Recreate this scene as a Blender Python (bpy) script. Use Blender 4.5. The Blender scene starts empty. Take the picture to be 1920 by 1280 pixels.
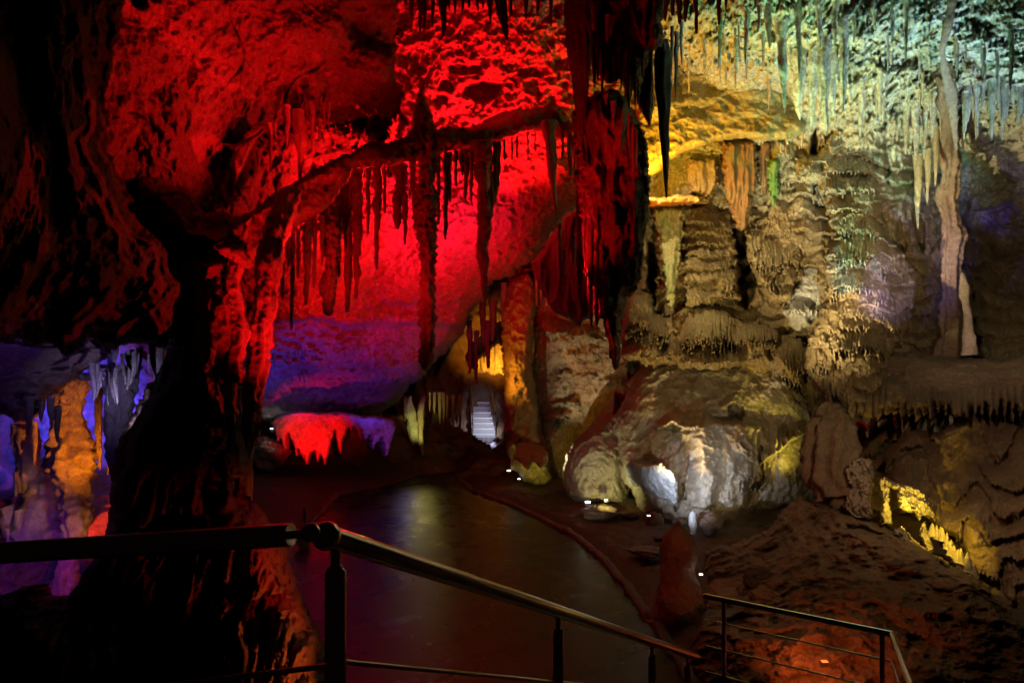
import bpy, math, random
import numpy as np
C = bpy.context.scene.collection
F = 1280.0; CX = 960.0; HY = 660.0; EYE = 3.1          # photo pixels -> metres
R = math.radians

# ---------------------------------------------------------------- camera, world, exposure
cam_d = bpy.data.cameras.new('camera'); cam = bpy.data.objects.new('camera', cam_d); C.objects.link(cam)
cam.location = (0, 0, EYE); cam.rotation_euler = (R(90), 0, 0)
cam_d.lens = 24.0; cam_d.sensor_width = 36.0; cam_d.shift_y = 20/1920.0
cam_d.clip_start = 0.05; cam_d.clip_end = 200
bpy.context.scene.camera = cam
w = bpy.data.worlds.new('World'); bpy.context.scene.world = w; w.use_nodes = True
bg = w.node_tree.nodes['Background']; bg.inputs[0].default_value = (0.55, 0.22, 0.12, 1); bg.inputs[1].default_value = 0.0016
sc = bpy.context.scene
sc.view_settings.view_transform = 'Standard'; sc.view_settings.look = 'None'
sc.view_settings.exposure = 0.3; sc.view_settings.gamma = 1.0
sc.cycles.max_bounces = 5; sc.cycles.diffuse_bounces = 2; sc.cycles.glossy_bounces = 3
sc.cycles.sample_clamp_indirect = 3.0
sc.cycles.use_denoising = True
sc.cycles.caustics_reflective = False; sc.cycles.caustics_refractive = False

def W(px, py, d):
    return ((px-CX)/F*d, d, EYE+(HY-py)/F*d)
def srgb(r, g, b):
    f = lambda c: (c/255/12.92 if c/255 <= .04045 else ((c/255+.055)/1.055)**2.4)
    return (f(r), f(g), f(b))

# ---------------------------------------------------------------- lamps  (name, lamp at, aimed at, colour, watts, cone, blend, size)
from mathutils import Vector
def spot(p, t, col, watts, ang=60, blend=.6, size=0.02, name='cave_or_fill_spot'):
    l = bpy.data.lights.new(name, 'SPOT'); o = bpy.data.objects.new(name, l); C.objects.link(o)
    a = Vector(W(*p)); b = Vector(W(*t)); o.location = a
    o.rotation_euler = (b-a).to_track_quat('-Z', 'Y').to_euler()
    l.color = col; l.energy = watts; l.spot_size = R(ang); l.spot_blend = blend; l.shadow_soft_size = size
    return o
def point(p, col, watts, size=0.02, name='cave_lamp'):
    l = bpy.data.lights.new(name, 'POINT'); o = bpy.data.objects.new(name, l); C.objects.link(o)
    o.location = W(*p); l.color = col; l.energy = watts; l.shadow_soft_size = size
    return o
RED = (1, .004, .006); PINK = (1, .01, .08); BLUE = (.06, .05, 1); PURP = (.38, .05, 1); ORG = (1, .36, .02)
YEL = (1, .74, .12); WARM = (1, .72, .36); WHITE = (.85, .9, 1); GRN = (.25, 1, .25); CYAN = (.25, .75, 1); LIME = (.75, 1, .3)
# red vault, lit from the hollow behind the ledge and its stalactites, plus added fill from in front
spot((690, 520, 11.0), (700, 300, 11.5), RED, 620, 160, .9, 0)
spot((880, 500, 11.8), (800, 370, 13.2), (1,.006,.045), 560, 116, .9, 0)
spot((860, 600, 12.0), (860, 540, 13.8), RED, 300, 90, .9, 0)
spot((650, 640, 11.8), (650, 545, 13.6), RED, 140, 90, .9, 0)
spot((960, 400, 11.7), (930, 120, 12.2), RED, 1700, 120, .9, 0)
spot((780, 330, 11.3), (640, 200, 10), RED, 420, 150, .9, 0)
spot((720, 700, 7.0), (440, 100, 8), RED, 800, 62, .9, 0)
spot((660, 330, 8.0), (300, 160, 7.3), RED, 170, 80, .9, 0)
spot((640, 900, 5.0), (440, 130, 8), RED, 600, 52, .9, 0)  # added frontal fill, evens out the upper left roof
spot((560, 640, 8.4), (760, 400, 10), RED, 130, 74, .9, 0)  # added in front, dim red to speckle the stalactites
spot((750, 640, 7.2), (490, 620, 6.3), RED, 120, 64, .9, 0)
spot((1180, 420, 11.5), (1130, 330, 10), RED, 60, 120, .9, 0)
spot((640, 560, 10.6), (620, 450, 12.8), RED, 420, 120, .9, 0)
spot((1000, 520, 9.0), (1110, 450, 7.9), RED, 150, 110, .9, 0)           # left edge of the curtain
spot((1040, 480, 6.8), (1160, 180, 7.8), RED, 130, 60, .9, 0)
spot((980, 520, 7.0), (1120, 420, 7.8), RED, 60, 50, .9, 0)
spot((1500, 420, 8.8), (1420, 60, 9.2), (.15, 1, .25), 130, 44, .9, 0)
spot((1700, 420, 8.4), (1760, 90, 8.6), (.3, .55, 1), 160, 50, .9, 0)
spot((1560, 440, 8.8), (1580, 130, 9.8), (1, .8, .2), 110, 44, .9, 0)
# violet and blue under the roof
spot((530, 775, 13.2), (560, 670, 14.3), (.04,.04,1), 80, 120, .9, 0)
spot((700, 800, 14.6), (690, 720, 15.6), (.10,.03,1), 30, 110, .9, 0)
spot((740, 740, 13.6), (760, 640, 15), (1,.01,.2), 60, 80, .9, 0)
spot((640, 780, 14.0), (660, 640, 14.6), (.6,.02,.35), 36, 90, .9, 0)
spot((500, 800, 13.4), (500, 770, 15), (.7, .7, .8), 4, 90, .9, 0)
spot((590, 880, 13.8), (590, 810, 15), RED, 190, 74, .7, 0)
spot((720, 900, 14.2), (722, 820, 15.3), PURP, 40, 50, .8, 0)
# right-hand roof
spot((1420, 360, 9.4), (1600, 50, 9.2), (.85, 1, .42), 260, 84, .9, 0)
spot((1990, 580, 8.2), (1720, 90, 8.8), (.6, .85, 1), 800, 66, .9, 0)
spot((1560, 640, 8.6), (1600, 90, 9.6), (.38, 1, .62), 520, 90, .9, 0)
spot((1228, 345, 10.2), (1330, 190, 11.2), (1, .52, .03), 380, 130, .9, 0)
spot((1215, 355, 10.4), (1260, 270, 11.2), ORG, 60, 150, .9, 0)
spot((1250, 440, 10.2), (1260, 375, 10.9), (1,.3,.01), 60, 80, .9, 0)
# wall
spot((1240, 1000, 9.6), (1350, 540, 13), (1, .70, .24), 800, 60, .7, 0)
spot((1185, 300, 9.8), (1360, 520, 12.8), (1, .80, .42), 380, 64, .8, 0)
spot((1400, 800, 8.2), (1600, 450, 10.6), (1, .80, .40), 1900, 58, .9, 0)
spot((1740, 600, 7.0), (1625, 450, 10.3), (1, .78, .45), 700, 44, .9, 0)
spot((1820, 640, 7.4), (1880, 540, 11.5), (1, .68, .5), 90, 70, .9, 0)  # added warm fill for the far right recess
spot((1600, 740, 8.0), (1715, 400, 10.8), (.85, .72, .8), 260, 38, .9, 0)  # added fill between the tiered column and the pillar
spot((1850, 425, 12.9), (1880, 402, 13.3), (.05,.05,1), 6, 80, 1, 0)
spot((1620, 830, 10.6), (1600, 760, 10.2), RED, 12, 130, .9, 0)
spot((1560, 540, 8.8), (1672, 340, 11.2), (.4,1,.3), 260, 32, .9, 0)
spot((1560, 600, 8.4), (1612, 455, 10.2), CYAN, 420, 38, 1, 0)
spot((1640, 600, 8.6), (1700, 500, 10.9), (.22, .2, 1), 420, 40, 1, 0)
spot((1760, 640, 5.8), (1790, 740, 8.8), (1, .68, .40), 170, 120, .9, 0)
spot((1028, 912, 13.8), (1095, 680, 15.3), (1, .84, .62), 260, 56, .8, 0)
spot((1290, 660, 9.8), (1330, 470, 12.4), (1, .78, .30), 260, 64, .9, 0)
spot((1283, 1012, 10.2), (1302, 972, 10.8), (.85, .85, 1), 5, 70, .9, 0)
# mound and cone
spot((1222, 985, 9.9), (1325, 865, 12), (.62, .74, 1), 300, 58, 1, 0)
spot((1380, 940, 8.6), (1330, 860, 12), (.62, .74, 1), 260, 30, 1, 0)
spot((1300, 930, 8.4), (1340, 820, 12), (1, .74, .32), 190, 56, .9, 0)
spot((1545, 880, 10.6), (1440, 820, 12), (1, .80, .10), 150, 60, .9, 0)
spot((1140, 952, 12.0), (1140, 890, 13), (1, .92, .3), 44, 120, .9, 0)
spot((1060, 990, 11.0), (1130, 860, 13.2), (1, .9, .75), 60, 60, .9, 0)
# formation lit gold
spot((1712, 990, 7.9), (1690, 930, 8.7), (1, .72, .06), 110, 70, .9, 0)
spot((1770, 985, 7.7), (1775, 1030, 8.1), (1, .68, .04), 40, 110, .9, 0)
# passage, column and stairs
spot((935, 730, 23.4), (930, 670, 24.7), ORG, 420, 90, .9, 0)
spot((915, 720, 14.8), (975, 690, 15.4), ORG, 70, 120, .9, 0)
spot((1000, 910, 13.6), (1000, 850, 14.4), (1, .85, .1), 26, 120, .9, 0)
spot((925, 775, 23.4), (906, 808, 24.8), (.8, .82, 1), 260, 60, .9, 0)
spot((925, 800, 22.5), (915, 840, 22.5), (.45, .5, 1), 170, 120, .9, 0)
spot((780, 860, 16.6), (786, 790, 18), (.95, .9, .2), 110, 40, .9, 0)
spot((895, 735, 24.2), (905, 770, 26.5), (.62, .66, 1), 40, 60, .9, 0)
spot((792, 790, 17.3), (805, 960, 13), (.85, .72, .10), 13, 60, 1, 0)  # added lamp, puts a yellow sheen on the path
spot((768, 790, 17.3), (780, 980, 12.5), (.25, .2, 1), 5, 50, 1, 0)  # added lamp for the blue sheen next to it
# grotto
spot((182, 850, 8.9), (182, 780, 9.9), BLUE, 450, 80, .9, 0)
spot((20, 860, 8.2), (40, 790, 9.2), BLUE, 150, 100, .9, 0)
spot((185, 900, 7.2), (130, 790, 8), (1,.24,.0), 66, 100, .9, 0)
spot((170, 1030, 7.0), (128, 970, 7.7), (1, .38, .01), 14, 50, .9, 0)
spot((220, 1010, 8.2), (180, 930, 9.3), (1, .05, .04), 60, 110, .9, 0)
spot((130, 1050, 6.8), (120, 1090, 7.9), (1, .06, .25), 9, 120, .9, 0)
spot((30, 1040, 6.6), (40, 1080, 7.4), (.2, .03, 1), 16, 120, .9, 0)
spot((60, 960, 6.4), (80, 940, 7.6), (.2, .1, 1), 4, 110, .9, 0)
spot((20, 980, 6.9), (20, 960, 7.4), (1, .5, .02), 5, 60, .9, 0)
spot((230, 800, 5.8), (240, 700, 6.6), (.62, .5, 1), 14, 90, .9, 0)
spot((60, 780, 5.2), (70, 690, 6.2), (.2, .06, .8), 10, 110, .9, 0)
# near things
spot((760, 1420, 3.7), (510, 1190, 4.7), (1, .16, .03), 100, 42, .9, 0)
spot((790, 1030, 4.3), (500, 1060, 5.0), RED, 45, 50, .9, 0)
spot((700, 560, 8.7), (800, 560, 9.8), RED, 30, 70, .9, 0)  # extra red from front left, added to speckle the longest stalactite
spot((800, 430, 8.6), (500, 200, 8.4), RED, 260, 48, .9, 0)  # added fill, lightens the dark patch of the left roof
spot((900, 175, 9.2), (900, 40, 11.6), RED, 130, 120, .9, 0)  # added front fill for the bright bay
spot((860, 560, 10.6), (860, 470, 13.4), RED, 260, 90, .9, 0)
spot((1380, 720, 5.4), (1640, 1080, 7.3), (1, .52, .22), 34, 80, .9, 0)  # weak warm lamp added for general dim light on the slope
spot((1200, 820, 6.4), (1277, 1070, 7.9), (1, .15, .05), 24, 30, .9, 0)
spot((1540, 1240, 5.8), (1530, 1225, 7.0), (1, .16, .03), 22, 150, .9, 0)
spot((600, 1100, 9), (620, 1010, 10.8), (1, .95, .5), 10, 40, .9, 0)

# ---------------------------------------------------------------- noise
_rng = np.random.RandomState(7)
_perm = np.concatenate([_rng.permutation(256)]*2).astype(np.int32)
_g = _rng.normal(size=(256, 3)); _g /= np.linalg.norm(_g, axis=1)[:, None]; _g = _g.astype(np.float32)
_rnd = _rng.rand(256).astype(np.float32)
def _h(i, j, k): return _perm[_perm[_perm[i & 255] + (j & 255)] + (k & 255)]
def noise(x, y, z):
    x = np.asarray(x, np.float32); y = np.asarray(y, np.float32)+0*x; z = np.asarray(z, np.float32)+0*x
    xi = np.floor(x).astype(np.int32); yi = np.floor(y).astype(np.int32); zi = np.floor(z).astype(np.int32)
    fx, fy, fz = x-xi, y-yi, z-zi
    u, v, t = [f*f*f*(f*(f*6-15)+10) for f in (fx, fy, fz)]
    def c(a, b, e):
        g = _g[_h(xi+a, yi+b, zi+e)]
        return g[..., 0]*(fx-a)+g[..., 1]*(fy-b)+g[..., 2]*(fz-e)
    l = lambda a, b, s: a+(b-a)*s
    return 1.6*l(l(l(c(0,0,0), c(1,0,0), u), l(c(0,1,0), c(1,1,0), u), v), l(l(c(0,0,1), c(1,0,1), u), l(c(0,1,1), c(1,1,1), u), v), t)
def fbm(x, y, z, n=5, gain=.5):
    s = 0; a = 1
    for i in range(n):
        s = s+a*noise(x+11.3*i, y-7.1*i, z+3.7*i); x = x*2.03; y = y*2.03; z = z*2.03; a *= gain
    return s
def ridged(x, y, z, n=4, gain=.5):
    s = 0; a = 1
    for i in range(n):
        s = s+a*(1-2*np.abs(noise(x+5.3*i, y-17.1*i, z+9.7*i))); x = x*2.03; y = y*2.03; z = z*2.03; a *= gain
    return s
def worley(x, y, z):
    xi = np.floor(x).astype(np.int32); yi = np.floor(y).astype(np.int32); zi = np.floor(z).astype(np.int32)
    m = np.full(x.shape, 9., np.float32)
    for a in (-1, 0, 1):
        for b in (-1, 0, 1):
            for c in (-1, 0, 1):
                h = _h(xi+a, yi+b, zi+c)
                d = (xi+a+_rnd[h]-x)**2+(yi+b+_rnd[(h+71) & 255]-y)**2+(zi+c+_rnd[(h+139) & 255]-z)**2
                m = np.minimum(m, d)
    return np.sqrt(m)
def hash1(k, s=0): return _rnd[_perm[(np.asarray(k).astype(np.int64) & 255)] ^ (s & 255)]
def smooth(a, b, x):
    t = np.clip((x-a)/(b-a), 0, 1); return t*t*(3-2*t)
def teeth(px, period, seed=0):
    v = px/period + .35*noise(px/period*.5, seed*3.7, 0)
    k = np.floor(v); f = v-k
    return (1-np.abs(2*f-1))**.8*(.25+.75*hash1(k, seed))

# ---------------------------------------------------------------- mesh helpers
def link_mesh(name, V, Q, mat, parent=None, smooth_=True, origin=None):
    V = np.asarray(V, np.float32); me = bpy.data.meshes.new(name)
    if origin is None: origin = (float(V[:, 0].mean()), float(V[:, 1].mean()), float(V[:, 2].min()))
    if parent is not None:
        q = parent; origin = np.zeros(3)
        while q is not None: origin = origin+np.array(q.location); q = q.parent
        origin = tuple(origin)
    Vl = V-np.array(origin, np.float32)
    if isinstance(Q, np.ndarray):
        n = Q.shape[1]
        me.vertices.add(len(Vl)); me.vertices.foreach_set('co', Vl.ravel())
        me.loops.add(Q.size); me.loops.foreach_set('vertex_index', Q.astype(np.int32).ravel())
        me.polygons.add(len(Q)); me.polygons.foreach_set('loop_start', np.arange(0, Q.size, n, dtype=np.int32))
        me.update(calc_edges=True)
    else:
        me.from_pydata([tuple(v) for v in Vl.tolist()], [], [tuple(q) for q in Q]); me.update()
    me.polygons.foreach_set('use_smooth', np.full(len(me.polygons), smooth_, bool))
    me.materials.append(mat)
    o = bpy.data.objects.new(name, me); C.objects.link(o)
    if parent is not None: o.parent = parent
    else: o.location = origin
    return o
def tag(o, label=None, cat=None, group=None, kind=None):
    if label: o['label'] = label
    if cat: o['category'] = cat
    if group: o['group'] = group
    if kind: o['kind'] = kind
    return o
def empty(name, loc, label, cat, group=None):
    o = bpy.data.objects.new(name, None); C.objects.link(o); o.location = loc; o.empty_display_size = .2
    return tag(o, label, cat, group)

def thin_plate(ctrl, PX, PY):
    c = np.array(ctrl, float); x = c[:, 0]/500; y = c[:, 1]/500; n = len(c)
    def k(r2): return np.where(r2 > 1e-9, .5*r2*np.log(np.maximum(r2, 1e-9)), 0)
    A = np.zeros((n+3, n+3)); A[:n, :n] = k((x[:, None]-x)**2+(y[:, None]-y)**2)+np.eye(n)*1e-3
    A[:n, n] = 1; A[:n, n+1] = x; A[:n, n+2] = y; A[n:, :n] = A[:n, n:].T
    s = np.linalg.lstsq(A, np.concatenate([c[:, 2], np.zeros(3)]), rcond=1e-9)[0]
    X = PX/500; Y = PY/500; D = s[n]+s[n+1]*X+s[n+2]*Y
    for i in range(n): D = D+s[i]*k((X-x[i])**2+(Y-y[i])**2)
    return D
def signed(poly, PX, PY):
    P = np.array(poly, float); best = np.full(PX.shape, 1e18); ins = np.zeros(PX.shape, bool)
    for i in range(len(P)):
        ax, ay = P[i]; bx, by = P[(i+1) % len(P)]
        dx, dy = bx-ax, by-ay; L = dx*dx+dy*dy+1e-9
        t = np.clip(((PX-ax)*dx+(PY-ay)*dy)/L, 0, 1)
        best = np.minimum(best, (PX-ax-t*dx)**2+(PY-ay-t*dy)**2)
        c = (ay > PY) != (by > PY)
        ins ^= c & (PX < (bx-ax)*(PY-ay)/(by-ay+1e-12)+ax)
    s = np.sqrt(best); return np.where(ins, s, -s)

REG = {}
def surf(reg, px, py):
    x0, y0, st_, D = REG[reg]; j = int(np.clip((px-x0)/st_, 0, D.shape[1]-1)); i = int(np.clip((py-y0)/st_, 0, D.shape[0]-1))
    return float(D[i, j])
def mass(name, poly, ctrl, mat, relief=None, step=3, edge=(0, 0), jag=(5, 30), thick=1.0, clampd=(1, 60), parent=None, seed=0., reg=None):
    """A body of rock: a surface at its own distances, rounded off towards its outline and carried back to a solid thickness."""
    P = np.array(poly, float); x0, y0 = P.min(0)-step; x1, y1 = P.max(0)+step
    xs = np.arange(x0, x1+step, step); ys = np.arange(y0, y1+step, step)
    PX, PY = np.meshgrid(xs, ys)
    sd = signed(poly, PX, PY)
    if jag[0]:
        sd = sd+jag[0]*fbm(PX/jag[1]+seed, PY/jag[1], 3.3+seed, 4, .6)
    D = np.clip(thin_plate(ctrl, PX, PY), *clampd)
    if edge[0]:
        t = np.clip(sd/edge[0], 0, 1); D = D+edge[1]*(1-np.sqrt(np.maximum(1-(1-t)**2, 0)))
    X = (PX-CX)/F*D; Z = EYE+(HY-PY)/F*D
    if relief is not None:
        D = D-relief(X+seed, D, Z, PX, PY, sd)
    if reg: REG[reg] = (xs[0], ys[0], step, D)
    ok = sd > 0
    cell = ok[:-1, :-1] & ok[1:, :-1] & ok[:-1, 1:] & ok[1:, 1:]
    idx = np.full(PX.shape, -1, np.int64)
    used = np.zeros(PX.shape, bool)
    used[:-1, :-1] |= cell; used[1:, :-1] |= cell; used[:-1, 1:] |= cell; used[1:, 1:] |= cell
    n = int(used.sum()); idx[used] = np.arange(n)
    d = D[used]; px = PX[used]; py = PY[used]
    V = np.stack([(px-CX)/F*d, d, EYE+(HY-py)/F*d], 1)
    a, b, c, e = idx[:-1, :-1][cell], idx[1:, :-1][cell], idx[1:, 1:][cell], idx[:-1, 1:][cell]
    Q = np.stack([a, b, c, e], 1)
    if thick:
        E = np.concatenate([Q[:, [0, 1]], Q[:, [1, 2]], Q[:, [2, 3]], Q[:, [3, 0]]])
        key = np.sort(E, 1); k = key[:, 0]*n+key[:, 1]
        u, inv, cnt = np.unique(k, return_inverse=True, return_counts=True)
        B = E[cnt[inv.ravel()] == 1]
        bv = np.unique(B); m = {int(q): n+i for i, q in enumerate(bv)}
        dd = d[bv]+thick; cx, cy = px.mean(), py.mean()
        bx = px[bv]+(cx-px[bv])*.12; by = py[bv]+(cy-py[bv])*.12
        V = np.concatenate([V, np.stack([(bx-CX)/F*dd, dd, EYE+(HY-by)/F*dd], 1)])
        mm = np.zeros(n, np.int64); mm[bv] = n+np.arange(len(bv))
        Q = np.concatenate([Q, np.stack([B[:, 1], B[:, 0], mm[B[:, 0]], mm[B[:, 1]]], 1)])
    return link_mesh(name, V, Q, mat, parent)

def ring_body(path, radii, seg, fx=None, close0=True, close1=True):
    """Rings round a path of points (upright or bent); returns verts, quads."""
    path = np.array(path, float); n = len(path)
    T = np.gradient(path, axis=0); T /= np.linalg.norm(T, axis=1)[:, None]+1e-9
    up = np.array([0, 1, 0.]); A = np.cross(T, up); A /= np.linalg.norm(A, axis=1)[:, None]+1e-9
    Bv = np.cross(A, T)
    th = np.linspace(0, 2*np.pi, seg, endpoint=False)
    V = path[:, None]+(A[:, None]*np.cos(th)[None, :, None]+Bv[:, None]*np.sin(th)[None, :, None])*np.array(radii)[:, None, None]
    if fx is not None:
        k = fx(V, th); V = path[:, None]+(V-path[:, None])*k[..., None]
    V = V.reshape(-1, 3); Q = []
    i = np.arange(n-1)[:, None]*seg; j = np.arange(seg)[None]; jn = (j+1) % seg
    Q = np.stack([(i+j).ravel(), (i+jn).ravel(), (i+seg+jn).ravel(), (i+seg+j).ravel()], 1)
    faces = Q
    if close0 or close1:
        faces = [tuple(q) for q in Q.tolist()]
        if close0: faces.append(tuple(range(seg)))
        if close1: faces.append(tuple(range(len(V)-seg, len(V)))[::-1])
    return V, faces

def spike_geo(px, y0, y1, d, w0, w1=1.5, p=.8, rough=.12, bump=.0, flute=.08, bend=.0, seed=0., pts=None, sc_=1.0, d1=None, ragged=0):
    """Stalactite (y0 above y1), stalagmite (y0 below y1) or column; widths in picture pixels at distance d."""
    L = abs(y1-y0)
    n = int(max(10, min(150, L/3.2))); seg = int(max(8, min(48, w0*.9)))
    t = np.linspace(0, 1, n)
    if pts is None:
        cx = px+bend*w0*np.sin(t*3+seed)*t; cy = y0+(y1-y0)*t; dd = np.full(n, float(d)) if d1 is None else np.linspace(d, d1, n)
    else:
        q = np.array(pts, float); s = np.concatenate([[0], np.cumsum(np.hypot(np.diff(q[:, 0]), np.diff(q[:, 1])))]); n = int(max(12, min(220, s[-1]/3))); t = np.linspace(0, 1, n); s /= s[-1]
        cx = np.interp(t, s, q[:, 0]); cy = np.interp(t, s, q[:, 1]); dd = np.interp(t, s, q[:, 2])
        k = max(1, n//12); ker = np.ones(2*k+1)/(2*k+1)
        for arr in (cx, cy): arr[:] = np.convolve(np.pad(arr, k, mode='edge'), ker, 'valid')
    if pts is not None and len(pts[0]) > 3: wd = np.interp(t, s, q[:, 3])
    else: wd = w1+(w0-w1)*(1-t)**p
    cx = cx+rough*.9*wd*noise(cy/(wd.max()*1.6+6), seed*1.3, 7.7)*smooth(0, .12, t); wd = wd*(1+rough*1.3*noise(cy/(wd.max()*.9+5), seed*2.1, 1.7)); dd = dd+rough*.5*wd/F*dd*noise(cy/(wd.max()*1.6+6), seed*1.3, 27.7)
    P = np.stack([(cx-CX)/F*dd, dd, EYE+(HY-cy)/F*dd], 1)
    r = np.maximum(wd*.5*dd/F, .002)
    def fx(V, th):
        a = V.reshape(-1, 3); R_ = float(np.median(r))+.01; s_ = 1/(R_*2.2)
        k = 1+rough*1.6*fbm(a[:, 0]*s_+seed, a[:, 1]*s_, a[:, 2]*s_*.5, 4, .6)
        if bump:
            f_ = 1/max(R_*.42, .02)
            k = k+bump*(.55-worley(a[:, 0]*f_+seed, a[:, 1]*f_, a[:, 2]*f_*.8))
        k = k.reshape(V.shape[:2])
        if flute: 
            kk = max(3, seg//5); k = k+flute*np.sin(th*kk+seed*7+2*noise(t*6, seed, 0)[:, None])[None][0]
        if ragged:
            k = k+ragged*np.minimum(0, np.sin(t*L/9+seed)[:, None]*np.cos(th*2+seed)[None])
        return np.maximum(k, .2)
    return ring_body(P, r, seg, fx)
def spike(name, label, cat, group, mat, *a, **k):
    V, Q = spike_geo(*a, **k); o = link_mesh(name, V, Q, mat); return tag(o, label, cat, group)

# ---------------------------------------------------------------- materials
def mat_rock(name, cols, scale=1.0, rough=(.5, .8), bump=.5, spec=.35, fine=40, green_patches=None, stain=.4, top=None):
    m = bpy.data.materials.new(name); m.use_nodes = True; nt = m.node_tree; N = nt.nodes; L = nt.links
    b = N['Principled BSDF']; geo = N.new('ShaderNodeNewGeometry')
    n1 = N.new('ShaderNodeTexNoise'); n1.inputs['Scale'].default_value = 1.3*scale; n1.inputs['Detail'].default_value = 8; n1.inputs['Roughness'].default_value = .65
    cr = N.new('ShaderNodeValToRGB'); e = cr.color_ramp.elements
    for i, c in enumerate(cols):
        p = .25+.5*i/(len(cols)-1)
        if i < 2: e[i].position = p; e[i].color = (*c, 1)
        else: q = e.new(p); q.color = (*c, 1)
    L.new(geo.outputs['Position'], n1.inputs['Vector']); L.new(n1.outputs['Fac'], cr.inputs['Fac'])
    n2 = N.new('ShaderNodeTexNoise'); n2.inputs['Scale'].default_value = 14*scale; n2.inputs['Detail'].default_value = 6; n2.inputs['Roughness'].default_value = .7
    L.new(geo.outputs['Position'], n2.inputs['Vector'])
    mr = N.new('ShaderNodeMapRange'); mr.inputs[1].default_value = .3; mr.inputs[2].default_value = .7; mr.inputs[3].default_value = 1-stain; mr.inputs[4].default_value = 1+stain*.35
    L.new(n2.outputs['Fac'], mr.inputs[0])
    mx = N.new('ShaderNodeMix'); mx.data_type = 'RGBA'; mx.blend_type = 'MULTIPLY'; mx.inputs[0].default_value = 1
    n4 = N.new('ShaderNodeTexNoise'); n4.inputs['Scale'].default_value = 75*scale**.5; n4.inputs['Detail'].default_value = 3; n4.inputs['Roughness'].default_value = .8
    L.new(geo.outputs['Position'], n4.inputs['Vector'])
    m4 = N.new('ShaderNodeMapRange'); m4.inputs[1].default_value = .32; m4.inputs[2].default_value = .62; m4.inputs[3].default_value = .45; m4.inputs[4].default_value = 1.15; L.new(n4.outputs['Fac'], m4.inputs[0])
    x4 = N.new('ShaderNodeMath'); x4.operation = 'MULTIPLY'; L.new(mr.outputs[0], x4.inputs[0]); L.new(m4.outputs[0], x4.inputs[1])
    L.new(cr.outputs['Color'], mx.inputs[6]); L.new(x4.outputs[0], mx.inputs[7]); col = mx.outputs[2]
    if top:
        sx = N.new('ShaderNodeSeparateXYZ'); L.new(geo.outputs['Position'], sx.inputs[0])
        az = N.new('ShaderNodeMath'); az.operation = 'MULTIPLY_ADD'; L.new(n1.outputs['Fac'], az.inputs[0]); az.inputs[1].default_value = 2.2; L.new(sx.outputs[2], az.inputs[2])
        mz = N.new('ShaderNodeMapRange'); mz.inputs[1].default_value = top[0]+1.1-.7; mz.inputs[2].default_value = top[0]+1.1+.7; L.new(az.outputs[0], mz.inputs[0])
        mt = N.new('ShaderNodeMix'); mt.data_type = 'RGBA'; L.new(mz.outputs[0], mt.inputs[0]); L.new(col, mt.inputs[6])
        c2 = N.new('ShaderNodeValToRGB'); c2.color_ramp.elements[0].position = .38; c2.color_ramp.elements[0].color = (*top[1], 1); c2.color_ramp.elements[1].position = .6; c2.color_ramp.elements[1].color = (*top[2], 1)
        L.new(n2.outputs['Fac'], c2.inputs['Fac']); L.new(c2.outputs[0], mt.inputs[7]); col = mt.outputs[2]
    if green_patches:  # blends round green patches into the base colour
        for (loc, rad, c) in green_patches:
            vm = N.new('ShaderNodeVectorMath'); vm.operation = 'DISTANCE'; vm.inputs[1].default_value = loc
            L.new(geo.outputs['Position'], vm.inputs[0])
            ad = N.new('ShaderNodeMath'); ad.operation = 'MULTIPLY_ADD'; L.new(n2.outputs['Fac'], ad.inputs[0]); ad.inputs[1].default_value = rad*1.1; L.new(vm.outputs['Value'], ad.inputs[2])
            mp = N.new('ShaderNodeMapRange'); mp.inputs[1].default_value = rad*.9; mp.inputs[2].default_value = rad*1.7; mp.inputs[3].default_value = .8; mp.inputs[4].default_value = 0
            L.new(ad.outputs[0], mp.inputs[0])
            mm = N.new('ShaderNodeMix'); mm.data_type = 'RGBA'; L.new(mp.outputs[0], mm.inputs[0]); L.new(col, mm.inputs[6]); mm.inputs[7].default_value = (*c, 1); col = mm.outputs[2]
    L.new(col, b.inputs['Base Color'])
    rr = N.new('ShaderNodeMapRange'); rr.inputs[1].default_value = .3; rr.inputs[2].default_value = .7; rr.inputs[3].default_value = rough[0]; rr.inputs[4].default_value = rough[1]
    L.new(n1.outputs['Fac'], rr.inputs[0]); L.new(rr.outputs[0], b.inputs['Roughness'])
    b.inputs['Specular IOR Level'].default_value = spec
    n3 = N.new('ShaderNodeTexNoise'); n3.inputs['Scale'].default_value = fine*scale; n3.inputs['Detail'].default_value = 5; n3.inputs['Roughness'].default_value = .7
    L.new(geo.outputs['Position'], n3.inputs['Vector'])
    b1 = N.new('ShaderNodeBump'); b1.inputs['Strength'].default_value = bump; b1.inputs['Distance'].default_value = .05
    b2 = N.new('ShaderNodeBump'); b2.inputs['Strength'].default_value = bump; b2.inputs['Distance'].default_value = .09
    L.new(n2.outputs['Fac'], b2.inputs['Height']); L.new(n3.outputs['Fac'], b1.inputs['Height']); L.new(b2.outputs[0], b1.inputs['Normal']); L.new(b1.outputs[0], b.inputs['Normal'])
    return m
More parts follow.
